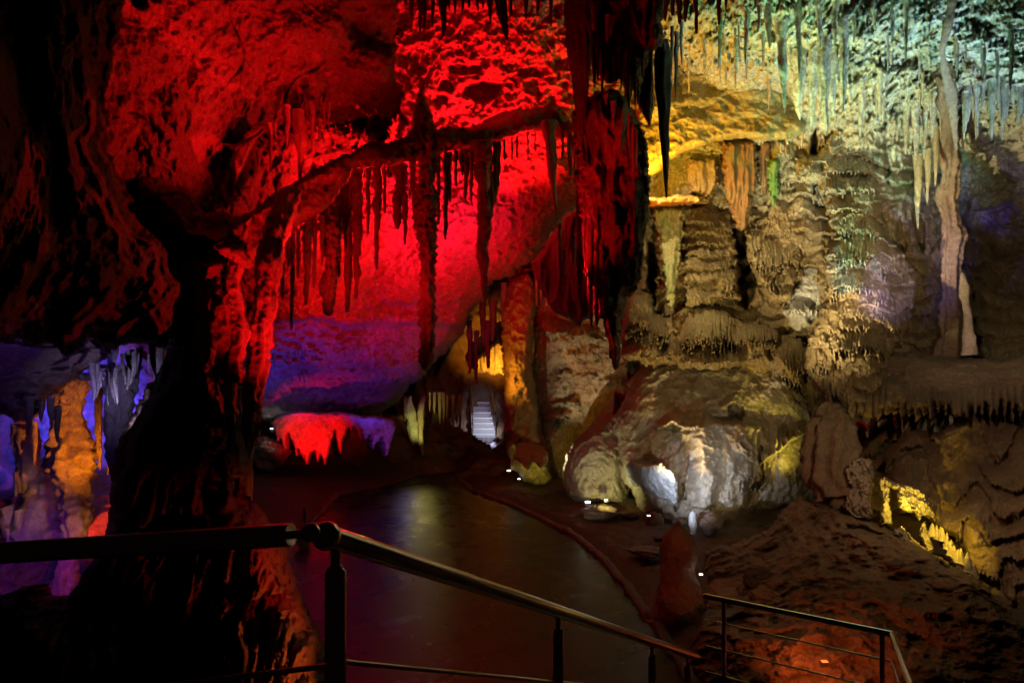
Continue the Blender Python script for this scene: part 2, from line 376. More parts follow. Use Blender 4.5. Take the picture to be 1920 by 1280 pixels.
def mat_flat(name, col, rough=.5, metal=0., emit=None, estr=0):
    m = bpy.data.materials.new(name); m.use_nodes = True; b = m.node_tree.nodes['Principled BSDF']
    b.inputs['Base Color'].default_value = (*col, 1); b.inputs['Roughness'].default_value = rough; b.inputs['Metallic'].default_value = metal
    if emit: b.inputs['Emission Color'].default_value = (*emit, 1); b.inputs['Emission Strength'].default_value = estr
    else:
        nt = m.node_tree; n = nt.nodes.new('ShaderNodeTexNoise'); n.inputs['Scale'].default_value = 18; n.inputs['Detail'].default_value = 6
        g = nt.nodes.new('ShaderNodeNewGeometry'); nt.links.new(g.outputs['Position'], n.inputs['Vector'])
        r = nt.nodes.new('ShaderNodeMapRange'); r.inputs[3].default_value = rough*.7; r.inputs[4].default_value = rough*1.5
        nt.links.new(n.outputs['Fac'], r.inputs[0]); nt.links.new(r.outputs[0], b.inputs['Roughness'])
    return m
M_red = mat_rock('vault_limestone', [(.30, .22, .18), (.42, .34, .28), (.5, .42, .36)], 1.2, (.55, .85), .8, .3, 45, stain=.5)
M_pale = mat_rock('pale_calcite', [(.30, .25, .16), (.48, .42, .30), (.55, .52, .42)], 1.1, (.5, .8), .5, .35, 40, stain=.45,
    green_patches=[(W(1330, 150, 11), .3, (.25, .36, .12))])
M_wall = mat_rock('ochre_flowstone', [(.20, .13, .06), (.40, .30, .16), (.48, .39, .24)], 1.3, (.45, .75), .6, .4, 42, stain=.5)
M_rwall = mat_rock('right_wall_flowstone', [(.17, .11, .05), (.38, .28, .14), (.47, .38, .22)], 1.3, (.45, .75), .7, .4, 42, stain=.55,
    top=(6.0, (.34, .27, .14), (.60, .66, .60)), green_patches=[(W(1690, 345, 11.3), .26, (.17, .36, .11)), (W(1665, 440, 10.9), .14, (.24, .40, .26))])
M_mound = mat_rock('mound_flowstone', [(.27, .20, .12), (.38, .32, .23), (.46, .42, .36)], 1.6, (.45, .8), .6, .4, 50, stain=.35)
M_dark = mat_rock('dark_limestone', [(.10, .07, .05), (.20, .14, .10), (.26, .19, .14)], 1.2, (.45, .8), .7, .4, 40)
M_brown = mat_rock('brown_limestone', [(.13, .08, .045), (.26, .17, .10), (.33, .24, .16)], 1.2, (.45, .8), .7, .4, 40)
M_stal = mat_rock('dripstone', [(.22, .17, .12), (.36, .29, .22), (.46, .40, .32)], 2.0, (.35, .7), .5, .5, 45)
M_gray = mat_rock('grey_dripstone', [(.25, .24, .22), (.40, .39, .37), (.5, .5, .48)], 2.0, (.35, .7), .5, .5, 45)
M_earth = mat_rock('cave_earth', [(.10, .065, .04), (.19, .13, .08), (.28, .2, .13)], 1.6, (.5, .9), .9, .3, 30)

# ================================================================ THE CAVE
def S(o, label): return tag(o, label, None, None, 'structure')
def relief_vault(X, Y, Z, PX, PY, sd):
    a = .34*fbm(X*.55, Y*.55, Z*.55, 3, .5)
    b = .085*ridged(X*2.1, Y*2.1, Z*2.1, 4, .6)
    k = smooth(.0, .5, fbm(X*.9+9, Y*.9, Z*.9, 2))
    c = -.07*k*smooth(.42, .15, worley(X*4.5, Y*4.5, Z*4.5))
    q = noise(X*1.1+3, Y*1.1, Z*1.1+8); crack = -.09*smooth(.03, .0, np.abs(q))*smooth(-.1, .3, noise(X*.7, Y, Z*.7+4))
    return .8*a+.8*b+c+crack+.035*fbm(X*9, Y*9, Z*9, 3, .6)+.03*(.5-worley(X*9, Y*9, Z*9))
def holes(PX, PY, lst):
    s = 0
    for (x, y, rx, ry, a) in lst:
        wob = 1+.35*noise(PX/17., PY/17., x*.1)
        r = np.sqrt(((PX-x)/rx)**2+((PY-y)/ry)**2)*wob; s = s-a*smooth(1.15, .75, r)
    return s
def bumps(PX, PY, lst):
    s = 0
    for (x, y, rx, ry, a) in lst: s = s+a*np.exp(-(((PX-x)/rx)**2+((PY-y)/ry)**2))
    return s

# far rock closing the cave behind everything
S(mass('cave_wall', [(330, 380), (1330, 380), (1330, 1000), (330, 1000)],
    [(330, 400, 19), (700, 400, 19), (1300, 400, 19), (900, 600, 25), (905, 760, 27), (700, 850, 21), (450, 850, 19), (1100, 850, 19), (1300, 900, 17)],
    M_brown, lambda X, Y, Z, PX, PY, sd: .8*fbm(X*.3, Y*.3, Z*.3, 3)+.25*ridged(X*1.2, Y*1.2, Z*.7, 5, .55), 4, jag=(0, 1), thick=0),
  'far dark brown wall closing the passage behind the metal stairs')

# red roof, in two bodies: the near left one ends in a broken edge before the bright bay
RL = [(150,-120),(742,-120),(748,40),(742,110),(755,165),(748,215),(745,262),(700,282),(650,306),(610,330),(565,362),(520,410),(480,450),(400,490),(150,480)]
S(mass('cave_ceiling', RL, [(150,0,6.5),(250,300,7),(450,0,8),(450,300,9),(700,0,9.3),(740,200,10.2),(600,320,10.6),(350,420,8.2),(750,600,11),(400,600,9)],
    M_red, lambda X,Y,Z,PX,PY,sd: relief_vault(X,Y,Z,PX,PY,sd)+holes(PX,PY,[(262,3,16,10,.3),(705,60,60,30,.35)])+bumps(PX,PY,[(700,130,70,40,.3),(600,60,90,40,.25),(330,250,60,60,.2)]),
    2.6, (14, .5), (9, 40), 1.2), 'rough cave roof lit dark red at upper left, ending at the bright red bay')
RC = [(560,-120),(1330,-120),(1330,120),(1240,330),(1130,380),(1062,402),(1040,430),(1000,488),(960,515),(928,530),(905,560),(885,585),(872,625),(850,650),(812,690),(760,735),(735,765),(700,785),(600,790),(480,790),(360,800),(360,480)]
def relief_rc(X,Y,Z,PX,PY,sd):
    r = relief_vault(X,Y,Z,PX,PY,sd)
    soft = smooth(330, 420, PY)*smooth(900, 820, PX)          # the smoother lower apron
    r = r*(1-.1*soft)+.11*ridged(X*3.2,Y*3.2,Z*3.2,5,.66)+.05*(.5-worley(X*6,Y*6,Z*6))+.02*fbm(X*18,Y*18,Z*18,3,.7)
    r = r+holes(PX,PY,[(905,172,36,20,.6),(835,160,14,12,.3),(820,185,20,10,.25),(1000,135,30,10,.25),(740,225,22,26,.35),(870,130,30,10,.2)])
    lip = 600+.04*(PX-600)+10*fbm(PX/60., 0*PX, 2.2, 3)          # step where the red apron ends over the violet one
    r = r-.55*smooth(lip-4, lip+10, PY)*smooth(480, 560, PX)+.25*smooth(640, 760, PY)
    step2 = 568+8*fbm(PX/40., 0*PX, 7.2, 3)
    r = r-.25*smooth(step2-3, step2+4, PY)*smooth(step2+34, step2+12, PY)*smooth(690, 730, PX)*smooth(880, 850, PX)
    return r
S(mass('cave_ceiling', RC, [(560,-100,11.5),(900,-100,10.8),(1300,-100,11.5),(760,100,12),(1000,100,12.2),(900,250,12.8),(1200,250,12),(700,420,12.6),(900,420,13.6),(1060,400,13.6),(600,600,13.2),(850,600,15.5),(500,790,15.6),(700,780,16.8),(480,500,12)],
    M_red, relief_rc, 2.6, (40, 1.6), (6, 30), 1.5, clampd=(8, 20)), 'bright red vaulted roof sloping down into violet and blue at its lower edge')

# ledge below the violet apron, and dark ground-level back
def fl(X,Y,Z,PX,PY,sd): return .35*fbm(X*.5,Y*.5,Z*.5,3)+.1*ridged(X*2,Y*2,Z*2,4)
S(mass('cave_wall', [(380,770),(560,775),(760,770),(800,760),(960,860),(960,960),(380,1000)], [(400,780,18),(700,780,18.6),(900,800,20),(450,960,15.5),(700,930,16.5),(900,900,17.5)],
    M_brown, fl, 4, (0,0), (8,40), 1), 'dark low wall under the blue overhang left of the path')

# near left wall, out of reach of the lamps
def rough_left(X,Y,Z,PX,PY,sd):
    return .34*fbm(X*.8,Y*.8,Z*.8,4)+.05*ridged(X*1.8+Z*.4,Y*1.8,Z*1.3,5,.6)+.03*fbm(X*9,Y*9,Z*9,4,.6)
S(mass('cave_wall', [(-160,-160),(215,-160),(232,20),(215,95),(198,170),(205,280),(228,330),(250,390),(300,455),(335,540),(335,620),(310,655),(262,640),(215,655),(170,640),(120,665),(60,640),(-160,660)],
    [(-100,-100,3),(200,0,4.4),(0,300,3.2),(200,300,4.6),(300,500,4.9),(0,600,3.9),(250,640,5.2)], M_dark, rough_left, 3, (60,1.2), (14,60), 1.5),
  'near dark brown wall filling the upper left edge')

# ---- grotto behind, lower left
S(mass('cave_wall', [(-200,560),(420,560),(420,1180),(-200,1180)], [(-100,600,9),(300,600,10),(0,900,9.2),(180,800,10.5),(200,950,9.2),(100,1100,8),(-100,1100,7.6),(300,1100,9)],
    M_stal, lambda X,Y,Z,PX,PY,sd: .3*fbm(X*.8,Y*.8,Z*.8,4)+.10*ridged(X*3,Y*3,Z*1.2,4), 3.2, (0,0), (0,1), 0), 'inner wall of the small grotto seen left of the great column')
S(mass('cave_ceiling', [(-160,600),(120,620),(210,640),(215,668),(180,690),(150,700),(130,728),(95,742),(70,790),(35,800),(-10,770),(-160,790)],
    [(-100,620,5.6),(150,650,6.4),(0,700,6.2),(100,740,7)], M_stal, lambda X,Y,Z,PX,PY,sd: .16*ridged(X*1.6,Y*1.6,Z*5,4)+.15*fbm(X,Y,Z*2,4), 3, (26,.8), (9,22), 1),
  'low dim violet roof of the small grotto')

# ---------------------------------------------------------------- right-hand cave wall
def tier(D, PX, PY, cx, yt, yb, w, amp, per=7, fr=.35, arch=.12, seed=None):
    """one flowstone tier: swells downwards and ends in a drip fringe"""
    seed = int(cx*3+yb) if seed is None else seed
    w2 = w/2.; u = (PX-cx)/w2; h = float(yb-yt); m = np.abs(u) < 1.15
    wob = h*.12*noise(PX/23., 0*PX, seed*.37)
    base = yb-h*fr*.6+arch*h*u*u+wob
    bot = base+h*fr*1.3*teeth(PX, per, seed)
    top = yt+h*.35*u*u+wob
    t = (PY-top)/np.maximum(bot-top, 3)
    g = np.clip(t, 0, 1)**.55*smooth(1.03, .97, t)*(t > 0)
    fl_ = 1+.16*np.abs(np.sin(np.pi*(PX/per+.35*noise(PX/per*.5, seed*3.7, 0))))*smooth(.35, .9, t)
    s = np.sqrt(np.clip(1-u*u, 0, 1))**.7
    return np.where(m, amp*g*s*fl_, 0)
def tiers(PX, PY, lst):
    r = np.zeros(PX.shape)
    for q in lst: 
        k = q[6:]; r = np.maximum(r, tier(None, PX, PY, *q[:5], q[5] if len(q) > 5 else .3, *k) if False else tier(None, PX, PY, q[0], q[1], q[2], q[3], q[4], *q[5:]))
    return r
def auto_tiers(X, Z, PX, PY, H=34., amp=.28, per=6.5, wav=.9, fr=.3):
    """unplanned small tiers filling the wall between the large ones"""
    v = PY/H+wav*noise(PX/95., PY/160., 4.4)+.5*noise(PX/33., PY/60., 8.1)
    k = np.floor(v); col = np.floor(PX/70.+k*.37)
    f = v-k; tt = teeth(PX+k*53, per, 5); f = f/(.72+fr*tt)
    return amp*np.clip(f, 0, 1)**.6*smooth(1.04, .94, f)*(.55+.45*hash1(col*7+k*13, 3))*(1+.2*np.abs(np.sin(np.pi*PX/per))*smooth(.4,.9,f))

CTR = [(1180,-160,9.5),(1500,-160,8.2),(2000,-160,6.8),(1230,60,10.8),(1500,60,9.6),(1920,60,7.9),(1250,150,12),(1500,200,11.2),(1700,200,10.6),(1900,180,9.6),(2000,200,9),
       (1230,400,13),(1350,500,13),(1450,500,12.5),(1560,350,11.6),(1700,350,11.4),(1620,600,11.2),(1850,420,13.5),(1960,420,13),(1850,560,12.5),(1760,620,11.8),(1980,620,11.5),
       (1300,650,13.4),(1480,700,13.0),(1170,620,14.8),(1020,600,16.2),(1030,850,15.8),(1180,800,14.6),(1350,750,14.0),(1500,850,13.2),(1300,980,13.4),(1600,760,12.2),(1850,800,11.5),(2000,800,11),(1700,900,11),(2000,1000,9)]
T_R = [ # cx, top, bottom, width, swell, drip spacing, fringe, arch
 (1512,288,322,50,.35,6),(1590,236,262,70,.22,6),(1596,258,292,84,.25,6),(1588,290,324,96,.45,6),(1520,322,358,34,.35,6),(1590,320,358,108,.55,6,.45),(1604,368,394,74,.4,6),(1606,392,442,84,.5,7,.5),
 (1611,438,496,96,.6,8,.55),(1664,474,516,62,.4,6,.5),(1598,504,546,96,.5,6,.5),(1656,524,570,42,.45,6,.5),(1610,562,596,110,.45,6),(1595,584,618,84,.4,6),(1690,578,622,66,.4,6),(1616,616,664,120,.6,6,.5),(1534,655,700,64,.45,6,.5),
 (1540,520,560,60,.3,6),(1545,600,650,70,.35,6,.4),(1560,690,760,90,.4,7,.7),
 (1434,446,506,84,.55,6,.4),(1485,454,496,44,.45,5,.5),(1441,490,542,60,.5,6,.5),(1478,494,530,42,.4,5,.3),(1464,527,566,60,.45,5,.3),(1410,420,470,60,.4,6),
 (1297,534,566,66,.4,5,.5),(1327,578,652,116,.6,5,.55),(1421,606,648,96,.5,5,.5),(1332,645,688,130,.55,5,.3,.0),(1366,495,552,40,.4,4,.7),(1318,600,640,90,.4,5),(1275,500,530,60,.35,5),
 (1198,552,622,58,.5,5,.5),(1240,590,640,70,.5,5,.5),(1215,610,668,60,.45,5,.4),(1190,640,676,60,.35,5),(1265,640,672,70,.4,6),
 (1486,650,716,80,.5,6,.6),(1095,608,642,86,.35,5,.3),(1030,588,628,76,.45,5,.4),(1120,650,672,60,.18,5,.6),(1064,696,706,40,.12,4,.8),(1095,702,712,50,.12,4,.8),(1080,660,668,34,.12,4,.8),(1060,745,758,60,.18,4,.8),(1042,765,790,54,.3,4,.7),(1150,706,718,50,.15,4,.8),
 (1300,392,420,110,.35,5,.2),(1320,412,440,100,.35,5,.2),(1310,434,460,120,.4,5,.2),(1316,456,482,110,.4,5,.2),(1310,478,505,120,.4,5,.2),(1330,500,525,100,.4,5,.25),(1350,400,430,70,.3,5),(1430,385,420,60,.3,5),(1460,400,440,60,.3,5),
 (1300,330,380,60,.3,5,.3),(1480,300,345,50,.3,5,.5)]
def relief_right(X,Y,Z,PX,PY,sd):
    PX0, PY0 = PX, PY; PX = PX+7*fbm(PX0/55., PY0/55., 1.7, 3); PY = PY+9*fbm(PX0/60., PY0/60., 9.7, 3)
    roof = smooth(320, 120, PY-.05*(PX-1500)); roof = np.maximum(roof, smooth(1500, 1600, PX)*smooth(300, 230, PY))
    yellow = smooth(1200,1230,PX)*smooth(1500,1470,PX)*smooth(120,160,PY)
    base = .28*fbm(X*.7,Y*.7,Z*.7,3)
    drip = .11*ridged(X*7,Y*1.5,Z*1.0,4,.6)+.16*ridged(X*1.8,Y*.8,Z*.5,3,.5)+.04*fbm(X*16,Y*6,Z*4,3,.6)
    # short hanging teeth all over the pale roof
    nd = 0
    for (hh, pp, aa, sd_) in ((34., 11., .20, 9), (19., 6., .11, 31)):
        q = np.floor(PX/pp); v = PY/hh+hash1(q*5, sd_)*3+1.2*noise(PX/70., PY/90., sd_); k = np.floor(v); f = v-k
        c = np.abs(PX/pp-q-.5)*2; ln = .45+.55*hash1(q*11+k*7, sd_); f2 = f/ln; rr = (1-f2*.8)
        nd = nd+aa*hash1(q*3+k*17, sd_+5)*np.sqrt(np.clip(1-(c/np.maximum(rr,.05))**2, 0, 1))*(f2 < 1)*smooth(0,.25,f)
    rec = smooth(1705,1760,PX)*smooth(250,330,PY)*smooth(720,660,PY)      # dark recess, smoother
    low = smooth(670,720,PY)*smooth(1540,1480,PX)*smooth(1000,1100,PX)
    pale = smooth(1190,1120,PX)
    at = auto_tiers(X,Z,PX,PY,amp=.4)*(1-.25*rec)*(1-low)*(1-.85*pale)
    tr = tiers(PX,PY,T_R)
    wallr = np.maximum(at, tr)+.035*fbm(X*7,Y*7,Z*7,4,.6)+.03*ridged(X*9,Y*4,Z*3,3)
    r = roof*(drip+nd*(1-.9*yellow))*(1-.75*yellow)+(1-roof)*wallr
    r = r+.018*fbm(X*26,Y*20,Z*20,2,.6)
    h = holes(PX,PY,[(1268,350,10,14,.4),(1420,470,0,0,0)] if False else [(1385,425,13,60,1.0),(1392,480,15,50,1.2),(1406,530,20,36,1.0),(1225,470,9,90,1.6),(1690,440,6,30,.3),(1725,400,9,80,.6),(1530,300,6,60,.4),(1320,320,10,22,.5),(1240,600,10,30,.5),(1190,700,14,30,.3),(1660,300,5,40,.3)])
    b = bumps(PX,PY,[(1640,300,80,80,.25)])
    return base+r+h+b
S(mass('cave_wall', [(1000,420),(1130,330),(1150,-160),(2060,-160),(2060,1150),(1560,1150),(1180,1010),(1060,930),(1000,900)], CTR, M_rwall, relief_right, 2.2, (0,0), (4,40), 0, clampd=(6.5,17), reg='right'),
  'tall right hand cave wall of tiered ochre flowstone under a pale dripping roof')

# ---- floor of the cave as one sheet of ground
def ground_z(X, Y):
    z = 0*X
    # right of the path the ground climbs to the wall, left of it lies dark and uneven
    ex = path_right(Y); k = np.clip(X-ex-.15, 0, 9)
    z = z+.10*smooth(0, .25, k)+.05*k+.10*smooth(.2,1.4,k)*fbm(X*.8,Y*.8,0*X,4)+.05*smooth(.1,.4,k)*fbm(X*4,Y*4,0*X,3)
    el = path_left(Y); k2 = np.clip(el-X-.05, 0, 9)
    z = z+.08*smooth(0,.2,k2)+.14*k2*smooth(0,1,k2)+.12*smooth(.2,1.5,k2)*fbm(X*.9,Y*.9,0*X+3,4)
    # boulder banks beside the narrow part of the path
    for (bx,by,rx,ry,h) in [(-.1,20,.5,1.2,.35),(-2.6,20,1.0,2.0,1.2),(.95,18.,.8,2.0,.4),(6.5,9.5,1.6,2.0,.5)]:
        z = z+h*np.exp(-(((X-bx)/rx)**2+((Y-by)/ry)**2))*(1+.15*fbm(X*2,Y*2,0*X,3))*smooth(-.05,.35,np.maximum(X-ex,el-X))
    return z-.02
PR = [(6.0,1.62),(7.45,1.58),(8.0,1.5),(8.8,1.46),(10.0,1.31),(11.3,1.03),(12.25,.63),(13.6,0.0),(15.3,-1.02),(16.5,-1.35),(18,-1.3),(20,-.95),(22,-.75),(24.8,-.56),(30,-.5)]
PL = [(3.0,-3.6),(8,-3.6),(11.5,-3.6),(12.5,-3.55),(13.2,-3.6),(14.7,-3.7),(15.9,-2.8),(17.9,-2.02),(19,-1.75),(20.5,-1.6),(22,-1.5),(24.8,-1.42),(30,-1.4)]
def path_right(Y): return np.interp(Y, [p[0] for p in PR], [p[1] for p in PR])
def path_left(Y): return np.interp(Y, [p[0] for p in PL], [p[1] for p in PL])
gy = np.concatenate([np.arange(1.5, 4, .12), np.arange(4, 10, .045), np.arange(10, 18, .07), np.arange(18, 31, .12)])
gx = np.concatenate([np.arange(-10, -3, .15), np.arange(-3, 4.5, .045), np.arange(4.5, 12, .1)])
GX, GY = np.meshgrid(gx, gy); GZ = ground_z(GX, GY)
n0, n1 = GX.shape; I = np.arange(n0*n1).reshape(n0, n1)
Q = np.stack([I[:-1,:-1].ravel(), I[:-1,1:].ravel(), I[1:,1:].ravel(), I[1:,:-1].ravel()], 1)
S(link_mesh('cave_floor', np.stack([GX.ravel(), GY.ravel(), GZ.ravel()], 1), Q, M_earth), 'uneven brown earth and stone floor either side of the path')
# path: dark worn concrete, slightly wet
M_path = mat_rock('wet_concrete', [(.014,.012,.009),(.026,.022,.016),(.045,.038,.030)], .9, (.18,.42), .10, .3, 60, stain=.3)
py_ = np.concatenate([np.arange(2, 18, .1), np.arange(18, 25.2, .15)]); u = np.linspace(0, 1, 25)
PXm = path_left(py_)[:, None]*(1-u)+path_right(py_)[:, None]*u; PYm = py_[:, None]+0*u
PZm = .03+.012*noise(PXm*.8, PYm*.8, 0)
I = np.arange(PXm.size).reshape(PXm.shape); Q = np.stack([I[:-1,:-1].ravel(), I[:-1,1:].ravel(), I[1:,1:].ravel(), I[1:,:-1].ravel()], 1)
S(link_mesh('footpath', np.stack([PXm.ravel(), PYm.ravel(), PZm.ravel()], 1), Q, M_path), 'wet dark concrete path curving away between the rocks')
def kerb(fn, sgn, y0, y1, nm):
    ys = np.arange(y0, y1, .07); x = fn(ys)
    dx = np.gradient(x, ys); nrm = np.stack([np.ones_like(dx), -dx], 1); nrm /= np.linalg.norm(nrm, axis=1)[:, None]
    prof = [(0,-.05),(.0,.06),(.015,.075),(.07,.08),(.13,.05),(.16,-.05)]
    V = []; 
    for i in range(len(ys)):
        j = .05*float(fbm(np.array([ys[i]*3.5]), 0, 5, 3)[0]); hh = 1+.7*float(fbm(np.array([ys[i]*5.1]), 0, 9, 3)[0])
        for (a, h) in prof: V.append((x[i]+sgn*nrm[i,0]*(a+j), ys[i]+sgn*nrm[i,1]*(a+j), h*hh if h > 0 else h))
    m = len(prof); Q = np.array([(i*m+k, i*m+k+1, (i+1)*m+k+1, (i+1)*m+k) for i in range(len(ys)-1) for k in range(m-1)])
    S(link_mesh('path_kerb', np.array(V), Q, M_dark), nm)
kerb(path_right, 1, 5, 24.5, 'low worn stone kerb on the right edge of the path')
kerb(path_left, -1, 9, 24.5, 'low dark kerb on the left edge of the path')

# ================================================================ THINGS
def rock(name, label, cat, *a, group=None, **k):
    return tag(mass(name, *a, **k), label, cat, group)
fine = lambda am=.06, s=2.2: (lambda X,Y,Z,PX,PY,sd: am*2*fbm(X*s*.5,Y*s*.5,Z*s*.3,3)+am*ridged(X*s,Y*s,Z*s*.6,4,.6))
def curtain(am=.10, fx=5., fz=.6):
    return lambda X,Y,Z,PX,PY,sd: am*ridged(X*fx,Y*fx*.5,Z*fz,3,.5)+.5*am*fbm(X*fx*1.6,Y*fx,Z*fx*.4,4,.6)+.14*fbm(X*.9,Y*.9,Z*.9,2)

# great dark column
BC = [(238,325),(270,316),(300,325),(330,345),(355,350),(372,375),(385,402),(405,390),(440,402),(475,398),(470,430),(452,470),(448,520),(462,570),(455,640),(440,700),(446,760),(452,860),(455,940),(480,945),(500,958),(512,982),(545,1000),(546,1050),(562,1100),(590,1160),(615,1215),(622,1420),(-120,1420),(-120,1118),(0,1115),(65,1095),(72,1118),(125,1120),(160,1070),(195,1010),(205,950),(206,880),(222,820),(255,760),(290,700),(318,640),(328,560),(322,480),(300,440),(270,400),(245,360)]
def rel_col(X,Y,Z,PX,PY,sd):
    v = smooth(1000,1060,PY)
    r = .22*fbm(X*1.1,Y*1.1,Z*.7,3)+(.05+.06*v)*ridged(X*8+.8*noise(X*2,Y*2,Z*2),Y*1.2,Z*1.1,4,.6)+v*(.05*ridged(X*17+noise(X*3,Y,Z*3),Y*2,Z*3.0,4,.65)+.05*(.5-worley(X*9,Y*3,Z*4)))+.02*fbm(X*18,Y*8,Z*7,3,.6)
    r = r-.07*smooth(.4,.1,worley(X*6+Z*2,Y*2,Z*2.0))*v
    return r+holes(PX,PY,[(400,905,26,70,.35),(372,470,60,24,.4),(470,885,5,40,.2)])+bumps(PX,PY,[(440,600,40,160,.25),(470,990,60,40,.3)])
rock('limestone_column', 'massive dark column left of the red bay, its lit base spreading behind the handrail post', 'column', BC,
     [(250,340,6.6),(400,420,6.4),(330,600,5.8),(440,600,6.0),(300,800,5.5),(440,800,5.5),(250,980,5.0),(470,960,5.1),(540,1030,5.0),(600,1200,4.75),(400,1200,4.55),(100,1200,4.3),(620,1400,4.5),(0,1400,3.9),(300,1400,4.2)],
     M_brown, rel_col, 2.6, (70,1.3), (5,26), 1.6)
# slender pillars beside it, lit red from the side
spike('limestone_pillar', 'slender leaning pillar with red lit knobbly edge, joining the ledge to the column base', 'pillar', None, M_stal, 0,0,0,6,40, rough=.16, bump=.35, flute=.1, seed=3,
      pts=[(556,352,8.3,30),(535,385,7.9,46),(512,440,7.0,44),(508,500,6.6,44),(500,560,6.4,44),(488,640,6.2,42),(474,740,5.9,36),(463,840,5.7,30),(458,950,5.5,30)])
spike('limestone_pillar', 'thin red lit rib running down the right edge of the great column', 'pillar', None, M_stal, 0,0,0,6,30, rough=.2, bump=.4, flute=.1, seed=8,
      pts=[(462,450,7.0,12),(440,500,6.2,26),(438,560,6.1,26),(450,620,6.0,30),(440,700,5.8,34),(428,760,5.7,34),(440,830,5.6,28),(448,900,5.5,20)])
spike('rock_shoulder', 'short red lit shoulder of rock at the top of the great column', 'rock', None, M_stal, 0,0,0,6,30, rough=.2, bump=.3, seed=4, pts=[(405,462,6.3,10),(425,468,6.2,22),(450,480,6.2,24),(470,500,6.2,12)])

# the long dark ledge across the red bay
LG = [(440,470),(452,420),(470,395),(500,370),(535,352),(560,333),(600,311),(640,291),(684,268),(700,262),(716,268),(742,262),(770,247),(781,205),(789,162),(797,150),(800,180),(812,215),(822,240),(850,237),(890,240),(905,232),(940,211),(962,204),(1000,203),(1035,192),(1056,200),(1070,225),(1072,262),(1045,244),(1010,240),(975,250),(940,262),(900,274),(850,280),(820,292),(780,304),(740,310),(700,313),(660,318),(648,345),(628,372),(606,402),(588,408),(560,420),(530,438),(500,462),(470,500),(452,520)]
rock('rock_ledge', 'long dark ledge rising across the red bay, with a pointed cone standing on it', 'ledge', LG,
     [(440,470,7.2),(560,360,8.6),(700,290,9.4),(790,200,9.7),(900,250,10),(1060,230,10.4)], M_brown, fine(.05,3), 2.4, (16,.5), (4,14), 1.0)
# fins and stones hanging over the left of the bay
rock('limestone_fin', 'broad dark pointed fin hanging alone at the left of the red roof', 'stalactite', [(414,267),(440,269),(455,262),(480,252),(498,238),(496,248),(482,262),(468,290),(452,325),(439,348),(436,320),(434,283),(424,276)],
     [(420,270,8.2),(495,240,8.5),(440,340,8.2)], M_stal, fine(.02,6), 1.6, (9,.2), (1.5,8), .3)

G_small = 'small stalactites hanging from the red roof'
def small(lst, label, group, mat, name='stalactite', reg=None, **kw):
    for i, q in enumerate(lst):
        px,y0,y1,w_,d = q[:5]
        if reg: d = min(surf(reg, px, max(y0, 2)), surf(reg, px, max(y0, 2)+5))+.04
        k = dict(rough=.16, bump=.18 if w_ > 9 else 0, flute=.08, bend=.12, seed=px*.13+y1*.07, p=.7); k.update(kw)
        spike(name, q[5] if len(q) > 5 else label, 'stalactite', group, mat, px, y0, y1, d, w_, **k)
small([(485,282,322,10,8.5),(507,232,316,11,8.6),(517,232,262,5,8.6),(598,222,266,5,9.2),(608,196,242,5,9.3),(617,192,240,7,9.3),(601,228,262,4,9.2)],
      'thin dark stalactite among the few left of the ledge, above the red roof edge', G_small, M_stal)
small([(539,198,279,13,8.9,'dark tapering stalactite left of the broad fluted one above the ledge')], '', G_small, M_stal)
spike('stalactite', 'broad fluted stalactite narrowing to a long tip that meets the ledge', 'stalactite', G_small, M_stal, 0,0,0,8.9,30, rough=.12, seed=2, pts=[(560,205,9,22),(563,235,9,30),(566,270,9,24),(565,290,9,11),(563,320,9,7),(562,345,9,3)])
spike('stalactite', 'crooked root-like stalactite bending down from the upper left roof', 'stalactite', G_small, M_stal, 0,0,0,9,8, rough=.1, seed=5, pts=[(552,152,9.3,3),(566,165,9.2,5),(576,178,9.1,6),(585,190,9,11),(586,225,9,10),(585,260,9,6),(585,284,9,2)])

G_led = 'stalactites hanging below the dark ledge'
thick = dict(bump=.85, rough=.26, p=.45, w1=7)
small([(620,330,592,40,9.6,'thick knobbly stalactite, leftmost of the stout ones below the ledge')], '', G_led, M_stal, **thick)
small([(651,325,585,20,9.9,'long knobbly stalactite touching the right side of the stout leftmost one below the ledge')], '', G_led, M_stal, bump=.5, p=.45, w1=4)
spike('stalactite', 'longest stalactite, speckled red, hanging far below the ledge from under the standing cone', 'stalactite', G_led, M_stal, 0,0,0,9.8,34, rough=.24, bump=.85, seed=12,
      pts=[(794,235,9.7,44),(796,290,9.8,40),(798,400,9.8,36),(798,480,9.8,30),(800,560,9.8,26),(802,620,9.8,22),(799,670,9.8,24),(800,688,9.8,18),(798,704,9.8,4)])
spike('stalactite', 'second longest speckled stalactite, ending in a curved hook right of the longest', 'stalactite', G_led, M_stal, 0,0,0,10,26, rough=.24, bump=.8, seed=15,
      pts=[(902,262,10,34),(903,330,10,28),(905,420,10,22),(906,490,10,18),(906,540,10,15),(912,555,10,10),(908,578,10,2)])
spike('stalactite', 'slim curving stalactite at the right end of the ledge, pointing down to the roof edge', 'stalactite', G_led, M_stal, 0,0,0,10.3,22, rough=.12, bump=.3, seed=19,
      pts=[(1028,225,10.3,30),(1033,270,10.3,22),(1036,330,10.3,14),(1041,370,10.3,10),(1043,418,10.3,2)])
spike('stalactite', 'dark spindle shaped stalactite with a narrow waist right of the longest', 'stalactite', G_led, M_stal, 0,0,0,10.1,22, rough=.1, bump=.25, seed=22,
      pts=[(918,280,10.1,8),(919,330,10.1,12),(920,370,10.1,17),(919,400,10.1,10),(918,420,10.1,3)])
